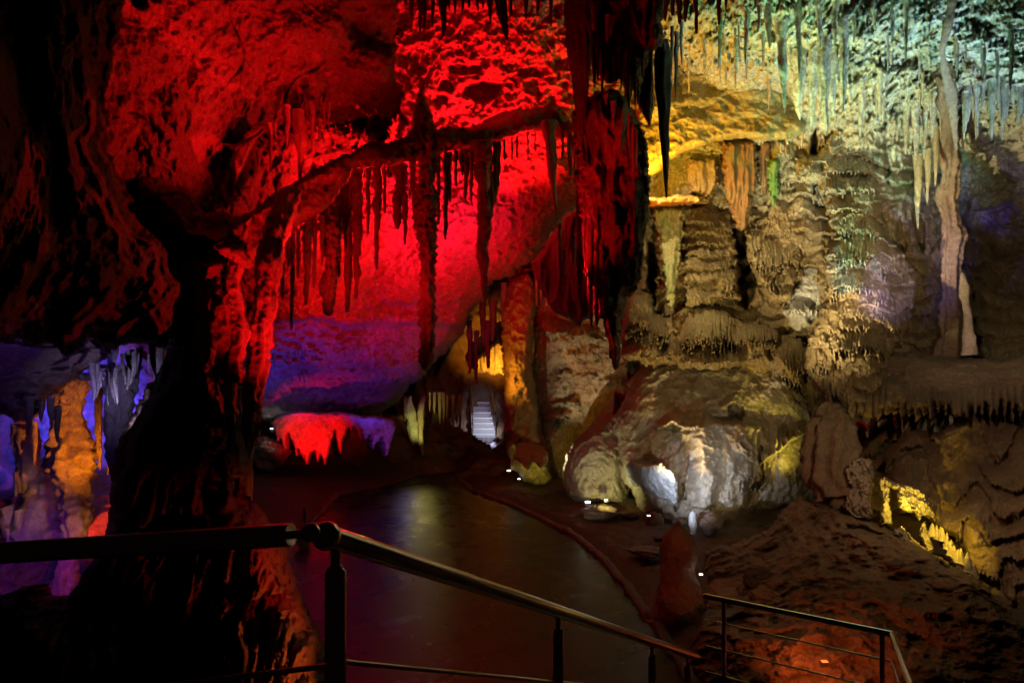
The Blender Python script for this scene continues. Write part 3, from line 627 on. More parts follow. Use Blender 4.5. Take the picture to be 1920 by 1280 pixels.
mids = [(548,415,616,10,8.9),(576,400,572,18,9.2),(590,395,540,10,9.3),(560,430,520,8,9),(530,430,560,12,8.6),(515,440,600,10,8.2),(635,330,520,12,9.8),(668,318,560,20,9.9),(676,322,480,10,9.9),(708,312,505,15,9.9),(690,316,440,9,9.8),(722,312,400,7,9.9),(748,308,430,24,10),(758,310,458,13,10),(776,304,420,8,10),(772,300,360,10,10),(822,290,420,8,10),(836,286,450,12,10.1),(843,286,380,10,10.1),(855,282,350,7,10),(866,280,330,8,10),(873,280,372,12,10),(884,276,385,9,10),(930,268,380,12,10.1),(936,266,350,8,10.1),(946,262,300,5,10.1),(960,258,300,4,10.2),(970,256,296,4,10.2),(990,246,300,4,10.2),(1003,244,285,3,10.2),(1068,228,333,12,10.3),(1078,240,345,8,10.3),(1055,232,300,7,10.3),(604,405,500,9,9.4),(540,440,500,9,8.8),(645,345,430,10,9.8)]
small(mids, 'one of the many dark speckled stalactites crowding under the ledge', G_led, M_stal, bump=.6, rough=.24, p=.5, w1=3)
top = [(773,-70,36,14,9),(787,-70,62,14,9),(796,-70,60,12,9),(812,-70,52,11,9),(830,-70,68,22,9),(853,-70,27,9,9),(868,-70,22,10,9),(880,-70,14,8,9),(895,-70,20,9,9),(905,-70,16,8,9),(920,-70,45,15,9),(932,-70,30,12,9),(958,-70,32,9,9),(985,-70,36,15,9),(1009,-70,24,14,9),(1032,-70,50,9,9),(1020,-70,-2,12,9),(760,-70,12,10,9),(842,-70,20,9,9)]
small(top, 'one of the dark stalactites coming down from the top edge over the bright red bay', 'dark stalactites at the top of the red bay', M_dark, p=.6, w1=3)
spike('stalactite', 'longest dark stalactite at the top of the red bay, with a slanted tip', 'stalactite', 'dark stalactites at the top of the red bay', M_dark, 0,0,0,9,20, rough=.12, seed=31, pts=[(935,-70,9,34),(940,0,9,26),(945,40,9,16),(948,60,9,10),(952,78,9,3)])
spike('stalactite', 'great black tapering stalactite dividing the red bay from the hanging curtain', 'stalactite', None, M_dark, 0,0,0,7.6,50, rough=.1, flute=.1, seed=33,
      pts=[(1083,-120,7.6,60),(1084,0,7.6,52),(1086,100,7.6,40),(1088,170,7.6,28),(1088,230,7.6,16),(1087,285,7.6,5)])

# hanging curtain mass in the middle
def rel_hc(X,Y,Z,PX,PY,sd):
    left = smooth(1175,1110,PX)
    return .16*ridged(X*2.6,Y*1.2,Z*.45,3,.5)+.10*fbm(X*2,Y*2,Z*1.2,4,.6)+left*(.08*(.6-worley(X*7,Y*5,Z*5))+.07*ridged(X*7,Y*5,Z*2.2,3))+.05*noise(X*9,Y*4,Z*.8)
HC = [(1068,215),(1085,190),(1110,175),(1140,168),(1160,165),(1180,190),(1200,225),(1212,262),(1222,330),(1218,400),(1210,470),(1203,530),(1176,560),(1167,620),(1162,680),(1154,700),(1147,690),(1138,645),(1126,600),(1118,612),(1112,590),(1110,555),(1098,520),(1092,450),(1084,380),(1076,300)]
rock('limestone_curtain', 'huge hanging curtain of dark rock with red lit edges, pointing down at mid picture', 'stalactite', HC,
     [(1080,230,8.2),(1140,230,7.7),(1200,260,7.9),(1090,400,8.3),(1150,400,7.6),(1210,430,7.8),(1150,600,7.7),(1155,690,7.8)], M_brown, rel_hc, 1.8, (26,.7), (5,16), .9)
UD = [(1100,-140),(1262,-140),(1258,5),(1240,45),(1250,70),(1240,90),(1222,102),(1206,150),(1196,205),(1190,160),(1182,215),(1172,200),(1165,150),(1140,160),(1122,140),(1112,120),(1100,60)]
rock('limestone_block', 'dark overhanging block at the top centre with a ragged red lower edge', 'rock', UD,
     [(1110,-100,8.4),(1250,-100,7.8),(1240,80,7.9),(1120,100,8.4),(1190,190,8.2)], M_dark, curtain(.09,4.,1.6), 2.2, (22,.5), (4,16), .9)
small([(1139,30,80,9,7.9),(1113,60,165,13,8.2),(1120,30,155,10,8.3),(1146,40,70,6,8),(1164,90,170,12,8),(1178,100,212,11,7.9),(1190,110,200,12,7.9),(1205,90,150,10,7.9),(1153,110,160,9,8),(1130,120,175,9,8.1)],
      'short red edged stalactite hanging from the dark block at top centre', 'short stalactites on the dark block', M_stal, bump=.35)
rock('limestone_curtain', 'thin dull purple red curtain hanging behind the left of the huge dark one', 'stalactite', [(995,492),(1040,430),(1066,400),(1095,385),(1112,420),(1112,600),(1100,598),(1086,618),(1066,598),(1040,588),(1020,562),(1004,525)],
     [(1000,500,11),(1060,420,10.6),(1100,500,9.8),(1080,600,10.3)], M_stal, curtain(.10,3.5,.5), 2.2, (14,.4), (4,18), .5)
small([(1050,420,505,7,9.6),(1058,470,512,6,9.6),(1075,440,500,10,9.5),(1085,350,470,10,9),(1100,300,520,14,8.1),(1107,420,610,14,7.7),(1118,470,606,9,7.6),(1104,500,560,10,7.8)],
      'red lit knobbly stalactite along the left edge of the huge hanging curtain', 'red lit drips on the hanging curtain', M_stal, bump=.5, p=.5, w1=3)
small([(1188,230,345,7,7.2),(1194,245,312,5,7.2),(1180,215,300,8,7.2),(1150,190,250,10,7.4),(1136,178,300,9,7.5)],
      'thin red dripstone strand running down the right face of the hanging curtain', 'red strands on the curtain face', M_stal, bump=.3)
# stones between the curtain and the yellow roof
rock('stalactite', 'flat dark olive blade shaped stalactite left of the long violet one', 'stalactite', [(1196,80),(1214,75),(1226,80),(1226,150),(1227,200),(1222,232),(1218,243),(1210,228),(1198,205),(1194,190),(1200,140)], [(1200,100,8.8),(1222,100,8.8),(1218,240,8.8)], M_stal, curtain(.03,8,.8), 1.8, (8,.2), (1,8), .25)
spike('stalactite', 'long grey violet stalactite ending above the small yellow ledge', 'stalactite', None, M_gray, 0,0,0,8.8,30, rough=.1, flute=.12, seed=41, pts=[(1240,70,8.8,24),(1243,110,8.8,30),(1244,200,8.8,24),(1246,260,8.8,17),(1248,320,8.8,10),(1250,378,8.8,3)])
small([(1230,85,175,6,8.9),(1268,60,188,10,9.2),(1277,40,120,7,9.2),(1260,50,130,8,9.1)], 'small grey stalactite right of the long violet one', 'small grey stalactites by the violet one', M_gray)
small([(1262,-60,30,14,7.4),(1273,-60,46,16,7.4),(1285,-60,42,14,7.4),(1305,-60,64,12,7.4),(1349,-60,46,12,7.4),(1362,-60,17,9,7.4),(1249,-60,40,12,7.5)], 'dark red stalactite at the top edge in front of the pale roof', 'dark red stalactites before the pale roof', M_dark, p=.55, w1=3)

# ---- right side: overhang lit yellow, draperies, brown stalactites
def smooth_y(X,Y,Z,PX,PY,sd): return .16*fbm(X*.8,Y*.8,Z*.8,3)+.05*fbm(X*3,Y*3,Z*3,4,.55)-.035*smooth(.014,0,np.abs(noise(X*.9,Y*.9+2,Z*.5)))+.03*ridged(X*4,Y*4,Z*4,4,.6)
rock('rock_overhang', 'smooth broad overhang lit yellow, orange at its lower left corner', 'overhang', [(1190,110),(1240,120),(1300,95),(1380,100),(1440,115),(1490,130),(1508,200),(1515,240),(1505,252),(1475,262),(1440,266),(1385,259),(1345,266),(1320,276),(1290,283),(1258,300),(1236,322),(1205,345),(1190,300)],
     [(1200,120,11.6),(1300,120,11.6),(1500,140,11.3),(1210,330,10.9),(1300,270,10.9),(1500,250,10.9)], mat_rock('yellow_ochre_stone', [(.38,.25,.07),(.56,.43,.16),(.46,.47,.27)], 1.4, (.5,.8), .6, .35, 40, stain=.45), smooth_y, 2.2, (18,.6), (3,22), 1.3)
rock('rock_overhang', 'small thin ledge lit orange below the yellow overhang', 'ledge', [(1195,375),(1215,368),(1240,370),(1270,364),(1300,366),(1322,373),(1340,377),(1322,384),(1290,385),(1255,387),(1215,388),(1195,392)],
     [(1200,380,10.7),(1340,380,11.2)], mat_rock('orange_stone', [(.36,.20,.05),(.50,.32,.10),(.42,.30,.14)], 2.0), fine(.03,5), 1.8, (8,.35), (1.5,12), 1.2)
def drap(name, label, poly, d, mat, group='draperies under the yellow overhang'):
    xs = [p[0] for p in poly]; ys = [p[1] for p in poly]
    rock(name, label, 'drapery', poly, [(min(xs),min(ys),d),(max(xs),min(ys),d),(sum(xs)/len(xs),max(ys),d+.1)], mat, curtain(.07,7,1.0), 1.7, (12,.35), (4,12), .5, group=group)
M_green = mat_rock('green_stone', [(.10,.20,.05),(.16,.34,.08),(.30,.36,.16)], 2.5, (.5,.8), .6, .35, 40)  # stone coloured in greens
M_rust = mat_rock('rusty_stone', [(.24,.10,.04),(.34,.19,.08),(.16,.22,.07)], 3.5, (.5,.8), .6, .35, 40)
drap('drapery', 'broad rust and green drapery hanging below the yellow overhang', [(1352,262),(1420,262),(1422,330),(1412,380),(1400,425),(1390,440),(1375,415),(1362,380),(1354,330)], 11.6, M_rust)
drap('drapery', 'brown drapery beside the rust and green one', [(1420,262),(1452,264),(1450,330),(1438,370),(1424,360),(1418,300)], 11.7, M_brown)
drap('drapery', 'olive drapery at the right end under the yellow overhang', [(1452,262),(1490,262),(1492,300),(1484,335),(1474,350),(1460,330),(1452,300)], 11.6, M_pale)
drap('drapery', 'bright green drapery tapering to a point', [(1440,300),(1462,296),(1462,350),(1456,380),(1449,392),(1442,372),(1436,340)], 11.3, M_green)
drap('drapery', 'tapering green and brown drapery under the orange ledge', [(1222,388),(1285,386),(1282,440),(1274,500),(1266,560),(1260,588),(1252,570),(1246,520),(1236,460)], 11.8, mat_rock('green_brown_stone', [(.30,.22,.10),(.34,.34,.16),(.14,.32,.12)], 2.0, (.5,.8), .6, .35, 40))  # stone coloured from brown to green
drap('drapery', 'grey green drapery hanging right of the tapering one under the orange ledge', [(1284,300),(1350,290),(1350,345),(1335,372),(1310,368),(1290,366)], 11.9, M_wall)
G_b = 'brown stalactites of the pale roof'
small([(1468,-60,205,30,9.2,'longest brown stalactite reaching down over the yellow overhang'),(1440,-60,90,22,9,'brown stalactite left of the longest one on the pale roof')],'',G_b,M_rwall)
small([(1424,-60,60,14,9),(1498,-40,150,14,9.8),(1500,95,225,28,10.6),(1525,80,240,20,10.7),(1545,60,250,24,10.7),(1560,90,225,16,10.8),(1580,40,210,18,10.6),(1535,-60,90,18,9.2),(1568,-60,86,16,9.2),(1600,-60,80,14,9),(1615,150,260,12,10.9),(1650,130,230,10,10.8),(1640,-40,60,12,8.9),(1675,-40,75,14,8.8),(1700,-40,110,12,8.9),(1740,-60,60,12,8.5),(1822,-40,28,14,7.8),(1845,60,150,10,8.8),(1895,40,170,12,8.6),(1870,90,165,8,9),(1516,235,290,12,10.9),(1500,240,280,9,10.9),(1476,235,282,9,10.8),(1700,200,290,12,10.5),(1716,190,320,14,10.4),(1735,200,300,10,10.3),(1748,180,262,12,10.2),(1400,20,120,10,9.6),(1350,30,130,10,9.9),(1320,60,150,9,10.2),(1380,70,165,9,10.4)],
      'one of the brown fluted stalactites scattered over the pale green roof', G_b, M_rwall, p=.6, w1=2, flute=.16, bend=.2, reg='right')
rnd = random.Random(4)
row = []
for i in range(46):
    x = 1250+rnd.random()*620; y = 20+rnd.random()*170+(40 if x < 1500 else 60); row.append((x, y-20, y+18+rnd.random()*34, 4+rnd.random()*5, 9.2+(y/200.)*1.2-(x-1250)/620*1.6))
small(row, 'one of the countless tiny pale stalactites bristling on the green roof', 'tiny pale stalactites of the roof', M_pale, p=.7, reg='right')
spike('stalactite', 'twisted root-like grey brown strand hanging in front of the roof at upper right', 'stalactite', None, M_brown, 0,0,0,8,14, rough=.12, seed=51, pts=[(1786,-80,7.8,16),(1786,0,7.9,15),(1780,40,8,16),(1768,80,8.2,11),(1764,108,8.4,8),(1772,130,8.6,14),(1780,170,8.9,20),(1788,220,9.2,16),(1792,262,9.4,8),(1794,290,9.5,2)])
spike('limestone_pillar', 'tall brown fluted pillar right of the tiered flowstone, under the twisted strand', 'pillar', None, M_brown, 0,0,0,9.5,40, rough=.26, bump=.32, flute=.16, seed=53, pts=[(1772,120,9.2,30),(1778,230,10.0,24),(1782,300,10.4,30),(1780,400,10.7,32),(1786,450,10.8,30),(1784,510,10.9,26),(1786,560,11.0,26),(1782,640,11.0,36),(1780,780,11.0,40)])
spike('stalagmite', 'slim pale ringed stalagmite standing alone in the dark recess at right', 'stalagmite', None, M_stal, 0,0,0,9.4,20, rough=.2, bump=.3, seed=55, pts=[(1819,668,9.3,26),(1817,640,9.3,22),(1815,610,9.3,15),(1812,570,9.3,12),(1808,540,9.3,16),(1805,515,9.3,8),(1804,508,9.3,3)])
small([(1722,290,430,16,10.6),(1740,280,380,12,10.5),(1755,240,350,12,10.2)], 'dim brown stalactite beside the tall fluted pillar', 'dim stalactites beside the tall pillar', M_wall, p=.6)
# band of stalactites before the far upper right hollow
small([(1800+i*8+rnd.random()*9, 165-i*3+rnd.random()*12, 200+rnd.random()**2*85, 6+rnd.random()*9, 8.8+rnd.random()*.5) for i in range(17)], 'one of the row of bluish stalactites above the dark hollow at far right', 'bluish stalactites at the far right hollow', M_gray, p=.6)

# bodies of tiered flowstone standing off the wall
def casc(label, poly, ctrl, T, mat=None, amp=1.25, edge=(14,.6), jag=(4,14), H=26., a2=.14, name='flowstone_cascade', cat='flowstone', seed=0., warp=4):
    def rel(X,Y,Z,PX,PY,sd):
        PXw = PX+warp*fbm(PX/30., PY/30., 3.7+seed, 3); PYw = PY+warp*fbm(PX/30., PY/30., 6.7+seed, 3)
        r = np.maximum(amp*tiers(PXw,PYw,T), auto_tiers(X,Z,PXw,PYw,H=H,amp=a2,per=5,wav=.8) if a2 else 0)
        return r+.16*fbm(X*1.2,Y*1.2,Z*1.2,3)+.035*ridged(X*8,Y*5,Z*4,3,.6)+.02*fbm(X*22,Y*18,Z*18,3,.6)
    return rock(name, label, cat, poly, ctrl, mat or M_rwall, rel, 1.8, edge, jag, 1.0, seed=seed, group='tiered flowstone bodies of the right wall')
def inside(x0,x1,y0,y1): return [q for q in T_R if x0 <= q[0] <= x1 and y0 <= q[2] <= y1]
casc('tall tiered flowstone column right of the draperies, like stacked fringed umbrellas',
  [(1560,232),(1615,228),(1632,262),(1642,300),(1652,350),(1656,400),(1668,440),(1700,478),(1724,520),(1718,580),(1702,620),(1672,665),(1662,720),(1650,780),(1628,805),(1606,790),(1596,812),(1580,790),(1562,800),(1548,760),(1530,735),(1508,690),(1512,640),(1535,600),(1548,540),(1545,480),(1558,430),(1545,380),(1530,345),(1488,335),(1488,292),(1530,290),(1548,255)],
  [(1590,240,11.0),(1590,400,10.6),(1620,550,10.2),(1590,720,9.9),(1700,540,10.9),(1500,310,11.2),(1520,690,10.4)], inside(1500,1720,200,800), amp=.85, edge=(22,.6), a2=.26, H=30.)
casc('closely layered flowstone wall piece below the orange ledge', [(1275,392),(1330,385),(1374,400),(1382,450),(1378,500),(1388,560),(1340,575),(1285,572),(1278,500)],
  [(1280,400,12.5),(1370,400,12.6),(1330,560,12.4)], inside(1270,1385,390,575), amp=.8, edge=(12,.25), H=17., jag=(9,20), seed=2.)
casc('bulging fringed flowstone body right of the black cleft', [(1398,440),(1402,420),(1430,398),(1470,392),(1502,410),(1512,450),(1504,495),(1496,528),(1490,562),(1462,570),(1440,560),(1424,540),(1412,510),(1400,480)],
  [(1400,430,12.3),(1500,430,12.0),(1460,560,12.0)], inside(1399,1500,400,570), amp=1.3, seed=3.)
casc('long fringed flowstone shelf above the left half of the mound', [(1244,600),(1280,575),(1330,566),(1385,590),(1400,600),(1432,600),(1466,618),(1462,655),(1420,662),(1384,690),(1330,694),(1270,690),(1250,660)],
  [(1250,640,12.8),(1330,600,12.6),(1460,640,12.5),(1330,690,12.5)], inside(1245,1470,590,700), amp=1.2, a2=.2, H=30., seed=4.)
casc('pale clump of fringed flowstone right of the curtain tip', [(1172,560),(1195,540),(1222,552),(1230,590),(1262,598),(1270,640),(1258,680),(1225,690),(1195,680),(1168,672),(1160,620)],
  [(1170,600,13.2),(1262,600,13.2),(1210,680,13.0)], inside(1160,1270,540,700), amp=1.2, seed=5.)
casc('yellow fringed flowstone tongue over the upper right of the mound', [(1440,640),(1470,622),(1505,632),(1530,665),(1536,710),(1515,705),(1500,722),(1480,716),(1462,690),(1446,672)],
  [(1445,650,12.3),(1530,660,11.8),(1500,715,12.0)], [(1486,640,716,96,.5,6,.6)], amp=1.2, a2=0, seed=6.)
casc('smooth grey skull-like rock between the fringed bodies and the tiered column', [(1516,482),(1536,476),(1548,500),(1550,545),(1540,585),(1520,612),(1500,622),(1480,612),(1466,588),(1474,560),(1492,535),(1500,505)],
  [(1530,480,11.8),(1480,600,11.4),(1545,560,11.4)], [(1500,560,590,50,.25,5,.3)], mat=M_gray, a2=0, warp=8, edge=(24,.6), seed=7.)

# big right ledge with fringe
def rel_ledge(X,Y,Z,PX,PY,sd):
    yb = 742+.03*(1900-PX)+8*noise(PX/40.,0*PX,3)
    f = smooth(yb-30, yb, PY); return .16*fbm(X*1.2,Y*1.2,Z*1.2,4)+.06*ridged(X*4,Y*4,Z*3,4)*(1-f)+f*.14*(np.abs(np.sin(PX/4.6+2*noise(PX/30.,0*PX,1)))-.5)+.02*fbm(X*18,Y*18,Z*18,2)
xs = list(range(2060, 1540, -7)); fringe = [(x, 776+30*rnd.random()*(1 if rnd.random() < .6 else .4)-(0 if i % 2 else 22)-max(0, (1640-x)*.12)) for i, x in enumerate(xs)]
rock('flowstone_ledge', 'wide brown shelf at right ending below in a long fringe of drips', 'ledge', [(1548,650),(1600,640),(1660,655),(1720,662),(1800,668),(1880,672),(1960,640),(2060,600)]+fringe,
     [(1560,660,10.9),(1700,660,10.6),(1700,760,9.3),(1850,680,10),(1850,760,8.7),(2040,640,9),(2040,760,8.2)], M_brown, rel_ledge, 2.0, (14,.5), (2,6), 1.2)
small([(1570+i*13+rnd.random()*6, 700, 760+rnd.random()*60, 9+rnd.random()*5, 10.2) for i in range(12)], 'one of the stalactites hanging at the left end of the brown shelf', 'stalactites at the left end of the brown shelf', M_wall, p=.45, w1=4)
drap('drapery', 'pale pointed drapery, leftmost of the two hanging under the brown shelf', [(1716,780),(1745,770),(1762,792),(1760,830),(1740,812),(1722,815),(1716,800)], 10.4, M_gray, 'pale draperies under the brown shelf')
drap('drapery', 'pale pointed drapery with a sharp peak, rightmost of the two under the brown shelf', [(1766,790),(1774,735),(1786,770),(1798,785),(1790,798),(1778,802)], 10.2, M_gray, 'pale draperies under the brown shelf')
# lower right flank
def rel_flank(X,Y,Z,PX,PY,sd):
    at = auto_tiers(X,Z,PX,PY,H=62.,amp=.22,per=8,wav=1.6,fr=.2)
    return .3*fbm(X*.8,Y*.8,Z*.8,4)+at+.06*ridged(X*3,Y*3,Z*3,4)+.02*fbm(X*14,Y*14,Z*14,3)
rock('limestone_flank', 'dark brown tiered rock flank filling the right edge under the shelf', 'rock', [(1660,850),(1700,800),(1760,810),(1830,760),(1880,745),(2060,740),(2060,1320),(1930,1190),(1880,1130),(1830,1080),(1790,1010),(1740,980),(1700,930),(1660,900)],
     [(1700,850,9.8),(1850,800,9.2),(2050,800,8.4),(1800,1000,8.4),(2000,1000,7.2),(1900,1150,7.4),(2050,1300,6.4)], M_brown, rel_flank, 2.4, (20,.5), (5,30), 1.2)
# near slope
def rel_slope(X,Y,Z,PX,PY,sd): return .26*fbm(X*1.1,Y*1.1,Z*1.1,4,.55)+.13*ridged(X*2.2,Y*2.2,Z*2.2,5,.6)*(.5+.6*smooth(-.2,.4,noise(X*1.1,Y*1.1,Z+5)))-.09*smooth(.45,.1,worley(X*3,Y*3,Z*3))+.06*(.6-worley(X*5.5,Y*5.5,Z*5.5))+.03*fbm(X*13,Y*13,Z*13,3,.6)
rock('rock_slope', 'heap of dark brown broken rock rising in front of the mound at right', 'rock', [(1240,1330),(1290,1200),(1320,1110),(1318,1030),(1365,1020),(1405,1010),(1440,990),(1465,960),(1490,935),(1500,922),(1515,935),(1560,945),(1600,960),(1640,975),(1700,1000),(1760,1040),(1830,1080),(1900,1150),(1960,1230),(1990,1340),(1990,1500),(1240,1500)],
     [(1330,1050,9.3),(1400,1010,9.5),(1500,930,9.2),(1640,980,8.4),(1320,1180,7.3),(1500,1100,7.5),(1500,1200,6.6),(1700,1100,7.1),(1900,1180,6.1),(1500,1320,6.0),(1700,1300,5.7),(1950,1320,5.1),(1250,1320,6.3),(1500,1500,5.4)], M_brown, rel_slope, 2.2, (24,.8), (6,26), 1, reg='slope')
# knobbly formation lit yellow
spike('limestone_column', 'lumpy dark violet column stump between the mound and the yellow lit formation', 'column', None, M_brown, 0,0,0,8.8,90, rough=.22, bump=.25, flute=.12, seed=61, pts=[(1556,780,9.6,64),(1550,820,9.3,84),(1556,870,9,92),(1575,910,8.9,82),(1582,950,8.8,84)])
def knob(X,Y,Z,PX,PY,sd): return .10*(.6-worley(X*7,Y*7,Z*6))+.08*ridged(X*6,Y*6,Z*3,4,.6)+.03*fbm(X*20,Y*20,Z*20,3,.6)
def gold(name, label, cat, poly, d): 
    xs = [p[0] for p in poly]; ys = [p[1] for p in poly]
    rock(name, label, cat, poly, [(min(xs),min(ys),d),(max(xs),min(ys),d),(sum(xs)/len(xs),max(ys),d-.05)], M_stal, knob, 1.3, (9,.3), (3,7), .35)
gold('stalagmite', 'knobbly stalagmite block lit gold on its right side', 'stalagmite', [(1582,880),(1596,862),(1618,856),(1636,862),(1640,880),(1634,930),(1636,975),(1600,972),(1580,950),(1590,915)], 8.6)
gold('limestone_pillar', 'short pillar lit bright yellow, left support of the little bridge of rock', 'pillar', [(1646,900),(1658,890),(1670,900),(1668,930),(1674,985),(1650,988),(1652,940)], 8.7)
gold('rock_bridge', 'knobbly bridge of rock lit bright yellow, sloping down to the right', 'rock', [(1664,898),(1690,904),(1722,914),(1740,926),(1744,945),(1756,968),(1752,976),(1740,966),(1730,968),(1724,985),(1716,962),(1700,962),(1684,948),(1680,920),(1664,910)], 8.6)
gold('stalagmite', 'small bright yellow stalagmite below the right end of the rock bridge', 'stalagmite', [(1731,972),(1738,985),(1746,1000),(1752,1030),(1742,1042),(1730,1020),(1722,1004),(1726,990)], 8.3)
gold('rock_ledge', 'low ridge with a yellow rim under the rock bridge', 'ledge', [(1676,990),(1690,984),(1706,1000),(1716,1012),(1728,1020),(1718,1030),(1700,1024),(1684,1012),(1672,1004)], 8.2)
for i in range(16):
    t = i/15.; x = 1752+t*74+rnd.uniform(-4,4); y = 990+t*78+rnd.uniform(-5,5)
    spike('popcorn_knob', 'one of the small yellow lit knobs in a line down the slope at right', 'rock', 'yellow lit knobs on the slope', M_stal, x, y+12, y-8-rnd.random()*10, 8.2-t*.6, 14, rough=.25, bump=.3, seed=i*1.7)

# ---- the mound and its companions
def relief_mound(X,Y,Z,PX,PY,sd):
    PX0, PY0 = PX, PY; PX = PX+12*fbm(PX0/50., PY0/50., 5.7, 4); PY = PY+12*fbm(PX0/50., PY0/50., 2.7, 4)
    T = [(1268,770,800,74,.45,4,.2,0.),(1376,740,766,44,.35,4,.2),(1400,860,905,70,.28,7,.7),(1445,795,905,84,.0,4,.5)]
    r = tiers(PX,PY,T)
    # yellow fringe draping down to the left-bottom, ending along a slanted edge
    edge = 888-.95*(PX-1420)*(PX > 1420)+.25*np.abs(PX-1420)*(PX < 1420)
    edge = np.where(PX > 1420, 882-(PX-1420)*.86, 882-(1420-PX)*1.1)
    tt = (PY-(790+.0*PX))/np.maximum(edge-790, 5); g = np.clip(tt, 0, 1)**.6*smooth(1.02,.97,tt)*smooth(1370,1400,PX)*smooth(1516,1496,PX)
    r = np.maximum(r, .6*g*(1+.22*np.abs(np.sin(PX/3.6+1.5*noise(PX/12.,0*PX,1)))))
    # fringes at the foot
    e2 = 948+5*noise(PX/30.,0*PX,2)+8*teeth(PX,6,3); g2 = smooth(e2+1,e2-1,PY)*smooth(870,935,PY)*smooth(1262,1300,PX)*smooth(1360,1320,PX)
    r = r+.25*g2
    b = bumps(PX,PY,[(1318,850,20,80,.35),(1288,880,14,60,-.18),(1352,880,12,60,-.2),(1345,800,60,16,.2),(1400,830,30,14,.22),(1250,730,16,40,-.15),(1310,720,14,40,.15),(1410,710,16,36,-.15),(1325,860,52,90,.45),(1240,780,60,50,.3),(1470,740,60,50,.35),(1440,700,120,30,.1),(1470,900,50,50,.35),(1380,900,36,60,.3),(1200,740,50,60,.35),(1225,900,50,45,.1)])
    h = holes(PX,PY,[(1380,774,12,14,.5),(1368,788,22,8,.25),(1445,768,30,18,.12),(1235,838,38,34,.12),(1266,804,24,8,.15),(1275,930,5,30,.4),(1428,875,5,40,.25),(1385,888,8,10,.0)])
    return r+b+h+.26*fbm(X*.9,Y*.9,Z*.9,4,.5)+.07*ridged(X*2.2,Y*2.2,Z*1.3,5,.62)+.035*fbm(X*8,Y*8,Z*5,4,.65)+auto_tiers(X,Z,PX,PY,H=40.,amp=.07,per=5,wav=1.3)*smooth(-.2,.4,noise(PX/90.,PY/70.,3.))+.012*fbm(X*25,Y*22,Z*14,2)
rock('flowstone_mound', 'large rounded flowstone mound with a white lit front and a yellow drip fringe', 'mound', [(1150,780),(1172,735),(1188,690),(1230,668),(1290,660),(1350,652),(1430,656),(1480,680),(1515,706),(1545,750),(1560,830),(1570,900),(1560,940),(1500,955),(1440,966),(1380,985),(1340,1004),(1270,1010),(1226,985),(1190,940),(1160,880),(1150,820)],
     [(1180,760,13.4),(1350,680,13.6),(1500,760,12.9),(1350,850,11.9),(1220,900,12.3),(1500,900,12.2),(1300,980,11.8),(1420,960,12),(1530,930,12.2)], M_mound, relief_mound, 1.9, (50,.8), (7,40), 1.2)
rock('flowstone_drapery', 'overhanging brownish drapery with a white fringe at the left foot of the mound', 'drapery', [(1172,870),(1185,862),(1210,872),(1240,866),(1262,884),(1272,905),(1273,925),(1268,950),(1258,952),(1248,940),(1232,940),(1222,925),(1206,926),(1196,912),(1182,914),(1172,890)],
     [(1180,880,12.0),(1220,890,11.5),(1265,920,11.2)], M_gray, curtain(.07,8,.9), 1.7, (16,.4), (2.5,8), .8)
def rel_cone(X,Y,Z,PX,PY,sd): return .12*fbm(X*1.6,Y*1.6,Z*1.2,4)+.05*ridged(X*3,Y*3,Z*1.5,4,.6)+.02*fbm(X*9,Y*9,Z*9,3)+.012*fbm(X*20,Y*20,Z*20,3)-.05*smooth(.4,.1,worley(X*9,Y*9,Z*9))*smooth(40,20,np.hypot(PX-1105,PY-895))
rock('flowstone_cone', 'pointed smooth cone of flowstone, glowing yellow at its foot, left of the mound', 'mound', [(1151,732),(1160,748),(1172,775),(1188,810),(1194,840),(1192,880),(1184,910),(1180,950),(1140,962),(1080,955),(1058,930),(1052,890),(1060,850),(1078,822),(1105,800),(1128,770),(1143,745)],
     [(1151,735,14.2),(1120,860,13.2),(1150,940,12.9),(1060,930,13.4),(1190,880,13.3)], M_mound, rel_cone, 1.9, (40,1.1), (2,22), 1)
# central column and its neighbours
def cbump(X,Y,Z,PX,PY,sd): return .14*fbm(X*.9,Y*.9,Z*.6,3)+.12*(.6-worley(X*5,Y*5,Z*4))+.05*ridged(X*6,Y*6,Z*4,3)
rock('limestone_column', 'stout knobbly column beside the far stairs, orange at its left edge and olive at its foot', 'column', [(938,590),(955,520),(990,500),(1010,520),(1003,600),(1000,680),(1008,740),(1016,800),(1030,860),(1040,900),(1020,912),(985,905),(958,880),(948,840),(944,780),(946,700),(940,640)],
     [(960,550,16.0),(1000,600,15.6),(970,700,15.4),(975,800,15.1),(990,890,14.7),(1030,890,14.8)], M_wall, cbump, 2, (24,.9), (3,16), 1)
rock('flowstone_drapery', 'small olive drapery fringing the foot of the stout column', 'drapery', [(966,832),(990,824),(1018,836),(1030,850),(1026,872),(1012,878),(1000,866),(990,884),(978,872),(968,860)], [(970,840,14.2),(1000,850,14.0),(1020,850,14.2)], M_wall, curtain(.08,7,.9), 1.7, (10,.4), (2,8), .5)
small([(962,505,560,18,17),(975,498,548,12,17),(990,505,590,14,16.6),(1006,500,574,5,16),(1014,510,560,6,16),(945,530,600,14,18),(925,560,640,16,19),(905,560,650,14,20),(915,600,690,14,20),(880,600,700,12,20),(893,620,720,10,21)], 'one of the dim grey stalactites over the far passage beside the stout column', 'dim stalactites over the far passage', M_stal, p=.6, w1=4)
# far orange drapery over the stairs
rock('flowstone_drapery', 'blazing orange drapery above the far metal stairs', 'drapery', [(888,672),(905,660),(920,645),(930,640),(935,628),(941,640),(946,660),(946,704),(935,700),(925,706),(912,698),(900,702),(888,690)], [(890,680,25),(940,650,24.4),(930,700,24.6)], M_pale, curtain(.10,5,.8), 1.5, (8,.5), (2,7), .8)
